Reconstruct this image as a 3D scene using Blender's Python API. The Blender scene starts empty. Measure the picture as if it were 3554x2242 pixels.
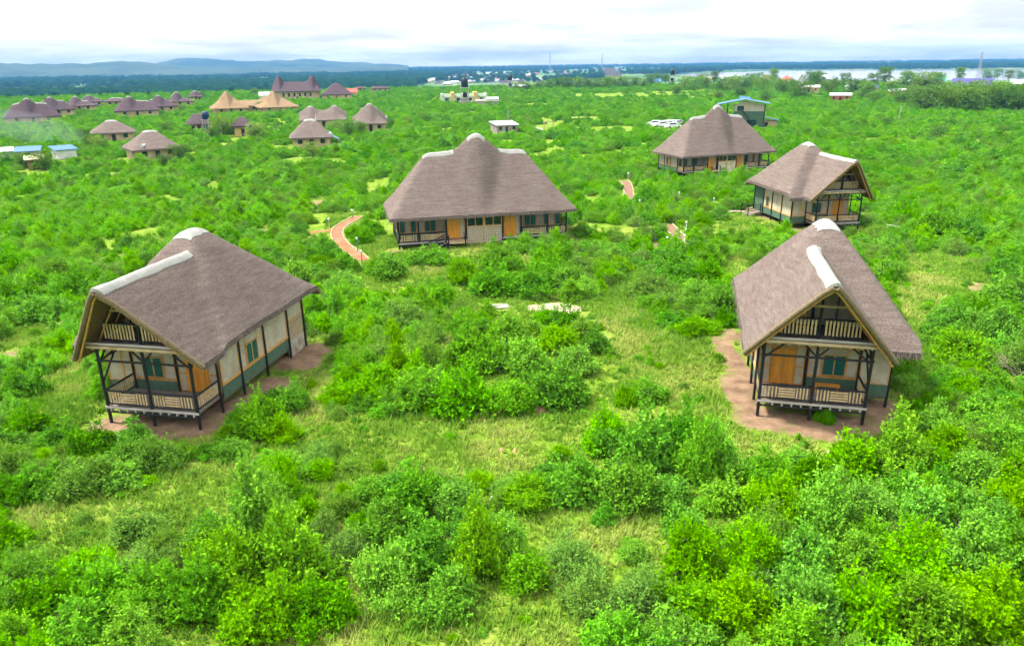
import bpy, bmesh, math, random
import numpy as np
from mathutils import Vector, Matrix, Euler

random.seed(7); RNG = np.random.default_rng(11)
sc = bpy.context.scene
COL = sc.collection

# ------------------------------------------------------------------ camera
FPX, PITCH, ROLL, CAMH = 2574.44, 0.337, 0.014, 17.39     # focal length in px of the 3554 px wide photograph
cp, sp = math.cos(PITCH), math.sin(PITCH); cr, sr = math.cos(ROLL), math.sin(ROLL)
CF = Vector((0, cp, -sp)); _R = Vector((1, 0, 0)); _U = Vector((0, sp, cp))
CR = _R*cr - _U*sr; CU = _R*sr + _U*cr
cam = bpy.data.cameras.new('camera'); cam.lens = 36*FPX/3554; cam.sensor_width = 36; cam.sensor_fit = 'HORIZONTAL'
cam.clip_start = 0.5; cam.clip_end = 40000
camo = bpy.data.objects.new('camera', cam); COL.objects.link(camo)
camo.matrix_world = Matrix(((CR.x, CU.x, -CF.x, 0), (CR.y, CU.y, -CF.y, 0), (CR.z, CU.z, -CF.z, CAMH), (0, 0, 0, 1)))
sc.camera = camo

# ------------------------------------------------------------------ sky, sun, exposure
SUN_EL, SUN_AZ = math.radians(58), math.radians(-75)      # azimuth measured from +Y towards +X : light from the left
w = bpy.data.worlds.new('World'); sc.world = w; w.use_nodes = True
nt = w.node_tree; N = nt.nodes; LK = nt.links; N.clear()
out = N.new('ShaderNodeOutputWorld'); bg = N.new('ShaderNodeBackground')
sky = N.new('ShaderNodeTexSky'); sky.sky_type = 'NISHITA'; sky.sun_disc = False
sky.sun_elevation = SUN_EL; sky.sun_rotation = SUN_AZ; sky.altitude = 900; sky.dust_density = 2.0
tc = N.new('ShaderNodeTexCoord'); sep = N.new('ShaderNodeSeparateXYZ'); LK.new(tc.outputs['Generated'], sep.inputs[0])
def wmath(op, a, b=None, clamp=False):
    n = N.new('ShaderNodeMath'); n.operation = op; n.use_clamp = clamp
    for i, v in enumerate((a, b)):
        if v is None: continue
        if isinstance(v, (int, float)): n.inputs[i].default_value = v
        else: LK.new(v, n.inputs[i])
    return n.outputs[0]
zc = wmath('MAXIMUM', sep.outputs['Z'], 0.0)
dn = wmath('ADD', zc, 0.10)
cx = wmath('DIVIDE', sep.outputs['X'], dn); cy = wmath('DIVIDE', sep.outputs['Y'], dn)
cmb = N.new('ShaderNodeCombineXYZ'); LK.new(cx, cmb.inputs[0]); LK.new(cy, cmb.inputs[1])
cn = N.new('ShaderNodeTexNoise'); cn.inputs['Scale'].default_value = 0.62; cn.inputs['Detail'].default_value = 7; cn.inputs['Roughness'].default_value = 0.55
LK.new(cmb.outputs[0], cn.inputs['Vector'])
cr1 = N.new('ShaderNodeMapRange'); cr1.inputs[1].default_value = 0.38; cr1.inputs[2].default_value = 0.60; cr1.inputs[3].default_value = 0.58; cr1.inputs[4].default_value = 1.0
LK.new(cn.outputs['Fac'], cr1.inputs[0])
grad = wmath('ADD', wmath('MULTIPLY', zc, 1.2), 1.0)        # overcast deck: brighter towards the zenith
lum = wmath('MULTIPLY', grad, cr1.outputs[0])
cc = N.new('ShaderNodeMixRGB'); cc.blend_type = 'MULTIPLY'; cc.inputs[0].default_value = 1
cc.inputs[1].default_value = (4.5, 4.5, 4.5, 1); LK.new(lum, cc.inputs[2])
mx = N.new('ShaderNodeMixRGB'); mx.inputs[0].default_value = 0.88
LK.new(sky.outputs[0], mx.inputs[1]); LK.new(cc.outputs[0], mx.inputs[2])
LK.new(mx.outputs[0], bg.inputs[0]); bg.inputs[1].default_value = 0.09; LK.new(bg.outputs[0], out.inputs[0])

sun = bpy.data.lights.new('sun', 'SUN'); sun.energy = 2.7; sun.angle = math.radians(7); sun.color = (1.0, 0.95, 0.86)
suno = bpy.data.objects.new('sun', sun); COL.objects.link(suno)
sd = Vector((math.sin(SUN_AZ)*math.cos(SUN_EL), math.cos(SUN_AZ)*math.cos(SUN_EL), math.sin(SUN_EL)))
suno.rotation_euler = sd.to_track_quat('Z', 'Y').to_euler(); suno.location = (0, 0, 60)
vs = sc.view_settings; vs.view_transform = 'Standard'; vs.look = 'None'; vs.exposure = 1.95; vs.gamma = 1; vs.use_curve_mapping = False
sc.cycles.use_denoising = True; sc.cycles.max_bounces = 5; sc.cycles.diffuse_bounces = 2; sc.cycles.transmission_bounces = 4
sc.cycles.volume_bounces = 0; sc.cycles.use_adaptive_sampling = True; sc.cycles.adaptive_threshold = 0.035; sc.cycles.adaptive_min_samples = 16; sc.cycles.transparent_max_bounces = 8
try: sc.cycles.denoiser = 'OPENIMAGEDENOISE'
except Exception: pass

# ------------------------------------------------------------------ noise + terrain
def _h(i, j, s):
    v = np.sin(i*127.1 + j*311.7 + s*74.7)*43758.5453
    return v - np.floor(v)
def vnoise(x, y, s=0):
    x = np.asarray(x, float); y = np.asarray(y, float)
    i = np.floor(x); j = np.floor(y); f = x-i; g = y-j
    f = f*f*(3-2*f); g = g*g*(3-2*g)
    return (_h(i, j, s)*(1-f)+_h(i+1, j, s)*f)*(1-g) + (_h(i, j+1, s)*(1-f)+_h(i+1, j+1, s)*f)*g
def fbm(x, y, s=0, o=4):
    a = 0.5; r = 0.0; t = 0.0
    for k in range(o):
        r = r + a*vnoise(np.asarray(x)*2**k, np.asarray(y)*2**k, s+k*13); t += a; a *= 0.5
    return r/t
def sstep(a, b, x):
    t = np.clip((np.asarray(x, float)-a)/(b-a), 0, 1); return t*t*(3-2*t)
HOUSE = dict(L=(-15.626, 33.293, -0.192, 0.315), R=(12.629, 34.609, -0.235, 0.0), U=(37.98, 79.928, 0.128, -0.427),
             C=(-10.836, 70.671, 0.221, 0.363), F=(27.269, 117.785, 0.362, -0.074))
def hcent(k, lx, ly, mir=False):
    X, Y, a, z = HOUSE[k]; lx = -lx if mir else lx
    return X+lx*math.cos(a)-ly*math.sin(a), Y+lx*math.sin(a)+ly*math.cos(a)
PADS = [(hcent('L', 3, 6, True), 0.315, 9), (hcent('R', 3, 6), 0.0, 9), (hcent('U', 3, 6, True), -0.427, 11), (hcent('C', 8.4, 3.5), 0.363, 13), (hcent('F', 8, 3.5), -0.074, 15)]
VALLEY = -22.0
def terr(x, y):
    x = np.asarray(x, float); y = np.asarray(y, float)
    r = np.hypot(x, y)
    z = VALLEY*sstep(600, 1050, r) + (fbm(x/55, y/55, 3, 3)-0.5)*0.9*sstep(15, 60, r)*(1-sstep(250, 600, r))
    z = z + (fbm(x/6, y/6, 5, 3)-0.5)*0.25*(1-sstep(80, 200, r))
    for (px, py), pz, rad in PADS:
        d = np.hypot(x-px, y-py); k = 1-sstep(rad*0.75, rad*1.9, d); z = z*(1-k)+pz*k
    return z
S_D = 3554/2408.0
def at(px, py, z=None):
    """where the sight line through the photograph's pixel (2408 px wide version) meets the ground (or level z)"""
    d = CF + CR*((px*S_D-1777)/FPX) - CU*((py*S_D-1121)/FPX)
    zz = 0.0 if z is None else z
    p = None
    for _ in range(12 if z is None else 1):
        t = (zz-CAMH)/d.z; p = d*t
        if z is None: zz = float(terr(p.x, p.y))
    return Vector((p.x, p.y, zz))
def mpp(p): return (Vector((p.x, p.y, p.z-CAMH)).dot(CF))*S_D/FPX      # metres per pixel (2408 px version) there
def pix(P):
    d = Vector(P)-Vector((0, 0, CAMH)); zz = d.dot(CF)
    if zz < 0.5: return None
    return ((1777+FPX*d.dot(CR)/zz)/S_D, (1121-FPX*d.dot(CU)/zz)/S_D, zz)

# ------------------------------------------------------------------ materials
MATS = {}
def newmat(name):
    m = bpy.data.materials.new(name); m.use_nodes = True; m.node_tree.nodes.clear(); MATS[name] = m
    return m, m.node_tree.nodes, m.node_tree.links
def ramp(n, stops):
    r = n.new('ShaderNodeValToRGB'); e = r.color_ramp.elements
    while len(e) < len(stops): e.new(0.5)
    for k, (p, c) in enumerate(stops): e[k].position = p; e[k].color = (*c, 1)
    return r
def noisy(name, c1, c2, scale=8, rough=0.8, stretch=(1, 1, 1), bump=0.0, detail=5, lo=0.35, hi=0.65, spec=0.25, c3=None, s3=1.2, metal=0.0, fine=0.0):
    m, n, l = newmat(name)
    o = n.new('ShaderNodeOutputMaterial'); b = n.new('ShaderNodeBsdfPrincipled'); l.new(b.outputs[0], o.inputs[0])
    t = n.new('ShaderNodeTexCoord'); mp = n.new('ShaderNodeMapping'); mp.inputs['Scale'].default_value = stretch
    l.new(t.outputs['Object'], mp.inputs[0])
    z = n.new('ShaderNodeTexNoise'); z.inputs['Scale'].default_value = scale; z.inputs['Detail'].default_value = detail; z.inputs['Roughness'].default_value = 0.6
    l.new(mp.outputs[0], z.inputs['Vector'])
    r = ramp(n, [(lo, c1), (hi, c2)]); l.new(z.outputs['Fac'], r.inputs[0]); col = r.outputs[0]
    if c3:
        z3 = n.new('ShaderNodeTexNoise'); z3.inputs['Scale'].default_value = s3; z3.inputs['Detail'].default_value = 4
        l.new(t.outputs['Object'], z3.inputs['Vector'])
        r3 = ramp(n, [(0.48, (0, 0, 0)), (0.66, (1, 1, 1))]); l.new(z3.outputs['Fac'], r3.inputs[0])
        x = n.new('ShaderNodeMixRGB'); l.new(r3.outputs[0], x.inputs[0]); l.new(col, x.inputs[1]); x.inputs[2].default_value = (*c3, 1); col = x.outputs[0]
    l.new(col, b.inputs['Base Color']); b.inputs['Roughness'].default_value = rough; b.inputs['Specular IOR Level'].default_value = spec
    b.inputs['Metallic'].default_value = metal
    if bump:
        bp = n.new('ShaderNodeBump'); bp.inputs['Strength'].default_value = bump; bp.inputs['Distance'].default_value = 0.05
        l.new(z.outputs['Fac'], bp.inputs['Height']); l.new(bp.outputs[0], b.inputs['Normal'])
    return m
def thatch(name, ca, cb, cc_, cool):
    m, n, l = newmat(name)
    o = n.new('ShaderNodeOutputMaterial'); b = n.new('ShaderNodeBsdfPrincipled'); l.new(b.outputs[0], o.inputs[0])
    t = n.new('ShaderNodeTexCoord')
    def nz(scale, st, det=5):
        mp = n.new('ShaderNodeMapping'); mp.inputs['Scale'].default_value = st; l.new(t.outputs['Object'], mp.inputs[0])
        z = n.new('ShaderNodeTexNoise'); z.inputs['Scale'].default_value = scale; z.inputs['Detail'].default_value = det; z.inputs['Roughness'].default_value = 0.65
        l.new(mp.outputs[0], z.inputs['Vector']); return z.outputs['Fac']
    a = nz(13, (1, 1, 0.16)); c = nz(22, (1, 1, 1.2), 6); d = nz(0.55, (1, 1, 0.6), 4); e = nz(3.0, (0.25, 0.25, 2.2), 3)
    def mixv(p, q, f):
        x = n.new('ShaderNodeMix'); x.data_type = 'FLOAT'; x.inputs[0].default_value = f; l.new(p, x.inputs[2]); l.new(q, x.inputs[3]); return x.outputs[0]
    h = mixv(mixv(a, c, 0.45), e, 0.25)
    r = ramp(n, [(0.38, ca), (0.50, cb), (0.62, cc_)]); l.new(h, r.inputs[0])
    r2 = ramp(n, [(0.36, (0, 0, 0)), (0.66, (1, 1, 1))]); l.new(d, r2.inputs[0])
    x = n.new('ShaderNodeMixRGB'); x.blend_type = 'MULTIPLY'; l.new(r2.outputs[0], x.inputs[0]); l.new(r.outputs[0], x.inputs[1]); x.inputs[2].default_value = (*cool, 1)
    l.new(x.outputs[0], b.inputs['Base Color']); b.inputs['Roughness'].default_value = 0.95; b.inputs['Specular IOR Level'].default_value = 0.05
    bp = n.new('ShaderNodeBump'); bp.inputs['Strength'].default_value = 0.9; bp.inputs['Distance'].default_value = 0.08
    l.new(h, bp.inputs['Height']); l.new(bp.outputs[0], b.inputs['Normal'])
    return m
M_TH = thatch('thatch_grey', (0.084, 0.063, 0.054), (0.144, 0.114, 0.100), (0.214, 0.176, 0.154), (0.88, 0.86, 0.86))
M_THD = thatch('thatch_dark', (0.0440, 0.0304, 0.0320), (0.0840, 0.0600, 0.0624), (0.1280, 0.0960, 0.0960), (0.8, 0.8, 0.9))
M_THT = thatch('thatch_tan', (0.12, 0.082, 0.045), (0.215, 0.150, 0.085), (0.31, 0.225, 0.13), (0.9, 0.85, 0.8))
M_STRAW = noisy('verge_straw', (0.100, 0.075, 0.045), (0.220, 0.165, 0.090), 14, 0.9, (1, 1, 1), 0.6)
M_UNDER = noisy('thatch_underside', (0.130, 0.078, 0.036), (0.270, 0.165, 0.080), 16, 0.95, (1, 1, 0.3), 0.5)
M_CAP = noisy('cap_cement', (0.235, 0.235, 0.215), (0.310, 0.310, 0.285), 3.0, 0.85, (1, 1, 1), 0.35, c3=(0.25, 0.25, 0.23), s3=1.6)
M_POST = noisy('black_stained_wood', (0.006, 0.006, 0.008), (0.020, 0.018, 0.020), 9, 0.55, (1, 1, 0.3), 0.2, spec=0.35)
M_TRIM = noisy('honey_wood_trim', (0.420, 0.200, 0.045), (0.600, 0.330, 0.090), 7, 0.6, (1, 1, 0.3), 0.15)
M_SLAT = noisy('split_bamboo_slat', (0.400, 0.270, 0.120), (0.580, 0.450, 0.260), 8, 0.65, (1, 1, 0.25), 0.2)
M_LOG = noisy('pale_log', (0.360, 0.250, 0.130), (0.540, 0.420, 0.260), 6, 0.7, (0.3, 1, 1), 0.2)
M_DOOR = noisy('orange_door_wood', (0.500, 0.190, 0.016), (0.680, 0.300, 0.030), 5, 0.4, (1, 1, 0.15), 0.08, spec=0.4)
M_CANV = noisy('beige_canvas_wall', (0.390, 0.340, 0.250), (0.480, 0.430, 0.325), 2.5, 0.9, (1, 1, 1), 0.05, c3=(0.36, 0.305, 0.215), s3=0.9)
M_GREEN = noisy('green_painted_board', (0.055, 0.105, 0.065), (0.080, 0.140, 0.090), 4, 0.7, (1, 1, 1), 0.05)
M_SHUT = noisy('teal_shutter', (0.0032, 0.0680, 0.0560), (0.0064, 0.1080, 0.0840), 5, 0.35, (1, 1, 0.2), 0.03, spec=0.5)
M_DECK = noisy('grey_deck_wood', (0.1600, 0.1360, 0.1120), (0.2880, 0.2480, 0.2080), 6, 0.75, (0.3, 1, 1), 0.2)
M_FASC = noisy('pale_fascia_wood', (0.3360, 0.3040, 0.2720), (0.4800, 0.4480, 0.4160), 6, 0.7, (0.3, 1, 1), 0.15)
M_BRICK = noisy('cream_brick', (0.440, 0.370, 0.240), (0.660, 0.580, 0.420), 1.3, 0.85, (1, 1, 1), 0.3, lo=0.4, hi=0.6)
M_MORT = noisy('mortar', (0.140, 0.110, 0.080), (0.200, 0.160, 0.120), 20, 0.95)
M_STONE = noisy('ochre_stone', (0.2880, 0.2080, 0.1040), (0.4960, 0.4160, 0.2720), 1.7, 0.85, (1, 1, 1), 0.4)
M_PLAS = noisy('stained_plaster', (0.3040, 0.2720, 0.2240), (0.4640, 0.4320, 0.3680), 2.2, 0.9, c3=(0.2400, 0.1760, 0.1120), s3=1.5)
M_DARKGLASS = noisy('dark_green_glass', (0.006, 0.018, 0.016), (0.015, 0.035, 0.03), 3, 0.15, spec=0.6)
M_FLOOR = noisy('floor_boards', (0.10, 0.07, 0.05), (0.18, 0.13, 0.09), 4, 0.8)
M_CREAM = noisy('cream_plaster', (0.4000, 0.2880, 0.1600), (0.5440, 0.4160, 0.2560), 0.8, 0.9, c3=(0.3200, 0.2400, 0.1440), s3=0.5)
M_YEL = noisy('yellow_plaster', (0.4800, 0.3200, 0.0960), (0.5920, 0.4320, 0.1760), 0.8, 0.9)
M_GREYB = noisy('grey_block', (0.22, 0.19, 0.18), (0.33, 0.29, 0.27), 2.0, 0.9, c3=(0.26, 0.17, 0.13), s3=0.6)
M_WHT = noisy('white_paint', (0.5280, 0.5280, 0.5200), (0.6400, 0.6400, 0.6320), 1.5, 0.6, c3=(0.4400, 0.4240, 0.4000), s3=0.8)
M_TINW = noisy('white_metal_roof', (0.380, 0.410, 0.440), (0.520, 0.540, 0.560), 2.0, 0.4, (6, 0.6, 1), 0.1, spec=0.5)
M_TINB = noisy('blue_metal_roof', (0.010, 0.080, 0.170), (0.025, 0.135, 0.250), 2.0, 0.4, (6, 0.6, 1), 0.1, spec=0.5)
M_TINP = noisy('indigo_metal_roof', (0.035, 0.035, 0.13), (0.07, 0.07, 0.20), 2.0, 0.5, (3, 0.6, 1))
M_TINR = noisy('red_roof', (0.28, 0.050, 0.035), (0.42, 0.10, 0.07), 1.0, 0.6)
M_TING = noisy('green_roof', (0.02, 0.20, 0.13), (0.05, 0.30, 0.2), 1.0, 0.5)
M_TINS = noisy('sage_roof', (0.100, 0.160, 0.090), (0.140, 0.210, 0.120), 1.0, 0.6)
M_BRK = noisy('red_brick_wall', (0.30, 0.10, 0.05), (0.42, 0.17, 0.09), 1.4, 0.9)
M_CON = noisy('concrete', (0.30, 0.27, 0.23), (0.42, 0.39, 0.34), 1.2, 0.9)
M_TANK = noisy('black_plastic_tank', (0.010, 0.011, 0.014), (0.020, 0.022, 0.028), 2, 0.5)
M_TANKB = noisy('navy_plastic_tank', (0.006, 0.020, 0.060), (0.012, 0.035, 0.09), 2, 0.4)
M_CAR = noisy('white_car_paint', (0.72, 0.73, 0.74), (0.78, 0.79, 0.80), 1, 0.25, spec=0.6)
M_GLASS = noisy('car_glass', (0.02, 0.05, 0.06), (0.03, 0.07, 0.08), 1, 0.08, spec=0.7)
M_TYRE = noisy('tyre_rubber', (0.012, 0.012, 0.012), (0.02, 0.02, 0.02), 9, 0.8)
M_PANEL = noisy('solar_panel_blue', (0.01, 0.05, 0.20), (0.03, 0.10, 0.30), 1, 0.2, spec=0.6)
M_STEEL = noisy('grey_steel', (0.25, 0.25, 0.26), (0.36, 0.36, 0.37), 3, 0.5, metal=0.3)
M_LAMP = noisy('lamp_post_green', (0.09, 0.16, 0.10), (0.15, 0.22, 0.15), 6, 0.6)
M_LGLS = noisy('lamp_globe', (0.62, 0.70, 0.70), (0.75, 0.80, 0.80), 3, 0.2, spec=0.6)
M_PAVE = noisy('red_paver', (0.270, 0.065, 0.028), (0.380, 0.115, 0.052), 3.0, 0.85, (1, 1, 1), 0.3, c3=(0.2880, 0.1360, 0.0720), s3=0.7)
M_PAVB = noisy('brown_paver', (0.140, 0.075, 0.045), (0.210, 0.120, 0.075), 3.0, 0.85, (1, 1, 1), 0.3)
M_KERB = noisy('cream_kerb', (0.300, 0.250, 0.150), (0.420, 0.370, 0.250), 3.0, 0.85)
M_SAND = noisy('sand', (0.240, 0.190, 0.120), (0.340, 0.280, 0.200), 3.0, 0.95, (1, 1, 1), 0.5)
M_SLAB = noisy('weathered_slab', (0.160, 0.160, 0.130), (0.240, 0.240, 0.200), 2.0, 0.9)
M_ORST = noisy('orange_stone', (0.4000, 0.2080, 0.0800), (0.5280, 0.3200, 0.1600), 3.0, 0.9)
M_MOUND = noisy('red_soil', (0.1920, 0.0880, 0.0520), (0.2880, 0.1520, 0.0960), 5.0, 0.95, (1, 1, 1), 0.6)
M_STEM = noisy('bush_stem', (0.06, 0.045, 0.025), (0.14, 0.105, 0.065), 6.0, 0.9)
M_TRUNK = noisy('bark', (0.07, 0.05, 0.035), (0.15, 0.115, 0.08), 5.0, 0.95, (1, 1, 0.3), 0.5)

def leafmat(name, c1, c2, c3, trans=0.35, vary=0.22):
    m, n, l = newmat(name)
    o = n.new('ShaderNodeOutputMaterial')
    at_ = n.new('ShaderNodeAttribute'); at_.attribute_name = 'lv'
    oi = n.new('ShaderNodeObjectInfo')
    r = ramp(n, [(0.0, c1), (0.55, c2), (1.0, c3)]); l.new(at_.outputs['Fac'], r.inputs[0])
    hs = n.new('ShaderNodeHueSaturation'); l.new(r.outputs[0], hs.inputs['Color'])
    a = n.new('ShaderNodeMapRange'); a.inputs[3].default_value = 0.493; a.inputs[4].default_value = 0.506; l.new(oi.outputs['Random'], a.inputs[0]); l.new(a.outputs[0], hs.inputs['Hue'])
    k = n.new('ShaderNodeMath'); k.operation = 'MULTIPLY'; k.inputs[1].default_value = 7.31; l.new(oi.outputs['Random'], k.inputs[0])
    k2 = n.new('ShaderNodeMath'); k2.operation = 'FRACT'; l.new(k.outputs[0], k2.inputs[0])
    v = n.new('ShaderNodeMapRange'); v.inputs[3].default_value = 1-vary; v.inputs[4].default_value = 1+vary; l.new(k2.outputs[0], v.inputs[0]); l.new(v.outputs[0], hs.inputs['Value'])
    k3 = n.new('ShaderNodeMath'); k3.operation = 'MULTIPLY'; k3.inputs[1].default_value = 23.7; l.new(oi.outputs['Random'], k3.inputs[0])
    k4 = n.new('ShaderNodeMath'); k4.operation = 'FRACT'; l.new(k3.outputs[0], k4.inputs[0])
    s = n.new('ShaderNodeMapRange'); s.inputs[3].default_value = 0.93; s.inputs[4].default_value = 1.04; l.new(k4.outputs[0], s.inputs[0]); l.new(s.outputs[0], hs.inputs['Saturation'])
    d = n.new('ShaderNodeBsdfDiffuse'); tr = n.new('ShaderNodeBsdfTranslucent'); x = n.new('ShaderNodeMixShader'); x.inputs[0].default_value = trans
    l.new(hs.outputs[0], d.inputs[0]); l.new(hs.outputs[0], tr.inputs[0]); l.new(d.outputs[0], x.inputs[1]); l.new(tr.outputs[0], x.inputs[2])
    l.new(x.outputs[0], o.inputs[0])
    return m
LEAF = [leafmat('leaf_bright', (0.0675, 0.2145, 0.0020), (0.1305, 0.3795, 0.0040), (0.2205, 0.5500, 0.0080), 0.28, 0.16),
        leafmat('leaf_lime', (0.0900, 0.2530, 0.0030), (0.1665, 0.4290, 0.0050), (0.2700, 0.5800, 0.0100), 0.28, 0.16),
        leafmat('leaf_olive', (0.0765, 0.1705, 0.0140), (0.1440, 0.3025, 0.0260), (0.2205, 0.4235, 0.0460), 0.28, 0.16),
        leafmat('leaf_deep', (0.0450, 0.1760, 0.0030), (0.0945, 0.3080, 0.0050), (0.1665, 0.4510, 0.0100), 0.25, 0.16),
        leafmat('leaf_mid', (0.0720, 0.1980, 0.0050), (0.1350, 0.3520, 0.0080), (0.2160, 0.4950, 0.0140), 0.28, 0.16)]
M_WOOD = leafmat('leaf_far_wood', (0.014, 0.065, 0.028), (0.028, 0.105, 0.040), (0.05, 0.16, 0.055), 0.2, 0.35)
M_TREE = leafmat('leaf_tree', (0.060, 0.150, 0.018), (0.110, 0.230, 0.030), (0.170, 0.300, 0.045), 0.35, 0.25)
M_TREEY = leafmat('leaf_tree_light', (0.095, 0.180, 0.022), (0.150, 0.260, 0.032), (0.21, 0.33, 0.05), 0.35, 0.2)
M_GRASS = leafmat('grass_blade', (0.110, 0.250, 0.012), (0.190, 0.345, 0.024), (0.350, 0.400, 0.085), 0.35, 0.0)

def ground_material():
    m, n, l = newmat('ground')
    o = n.new('ShaderNodeOutputMaterial'); b = n.new('ShaderNodeBsdfPrincipled'); l.new(b.outputs[0], o.inputs[0])
    b.inputs['Roughness'].default_value = 0.95; b.inputs['Specular IOR Level'].default_value = 0.05
    t = n.new('ShaderNodeTexCoord')
    def nz(scale, det=5, rough=0.6):
        z = n.new('ShaderNodeTexNoise'); z.inputs['Scale'].default_value = scale; z.inputs['Detail'].default_value = det; z.inputs['Roughness'].default_value = rough
        l.new(t.outputs['Object'], z.inputs['Vector']); return z.outputs['Fac']
    def mix(f, a, c, bt='MIX'):
        x = n.new('ShaderNodeMixRGB'); x.blend_type = bt
        for i, v in enumerate((f, a, c)):
            if isinstance(v, tuple): x.inputs[i].default_value = (*v, 1)
            elif isinstance(v, (int, float)): x.inputs[i].default_value = v
            else: l.new(v, x.inputs[i])
        return x.outputs[0]
    g1 = ramp(n, [(0.30, (0.075, 0.155, 0.012)), (0.50, (0.135, 0.235, 0.022)), (0.70, (0.240, 0.285, 0.065))]); l.new(nz(0.35, 7, 0.65), g1.inputs[0])
    g2 = ramp(n, [(0.33, (0.62, 0.46, 0.40)), (0.50, (0.95, 0.92, 0.8)), (0.66, (1.2, 1.18, 1.0))]); l.new(nz(3.2, 6), g2.inputs[0])
    grass = mix(1.0, g1.outputs[0], g2.outputs[0], 'MULTIPLY')
    s1 = ramp(n, [(0.35, (0.135, 0.084, 0.052)), (0.65, (0.260, 0.172, 0.110))]); l.new(nz(1.1, 7), s1.inputs[0])
    a = n.new('ShaderNodeAttribute'); a.attribute_name = 'dirt'
    nb = nz(1.6, 6); ad = n.new('ShaderNodeMath'); ad.operation = 'ADD'; l.new(a.outputs['Fac'], ad.inputs[0]); l.new(nb, ad.inputs[1])
    dr = n.new('ShaderNodeMapRange'); dr.inputs[1].default_value = 0.88; dr.inputs[2].default_value = 1.16; l.new(ad.outputs[0], dr.inputs[0])
    near = mix(dr.outputs[0], grass, s1.outputs[0])
    f1 = ramp(n, [(0.38, (0.020, 0.080, 0.030)), (0.50, (0.070, 0.160, 0.040)), (0.62, (0.24, 0.27, 0.12))]); l.new(nz(0.006, 6, 0.7), f1.inputs[0])
    av = n.new('ShaderNodeAttribute'); av.attribute_name = 'valley'
    col = mix(av.outputs['Fac'], near, f1.outputs[0])
    l.new(col, b.inputs['Base Color'])
    bp = n.new('ShaderNodeBump'); bp.inputs['Strength'].default_value = 0.6; bp.inputs['Distance'].default_value = 0.15; l.new(nz(5, 6), bp.inputs['Height']); l.new(bp.outputs[0], b.inputs['Normal'])
    return m
M_GROUND = ground_material()

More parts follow.
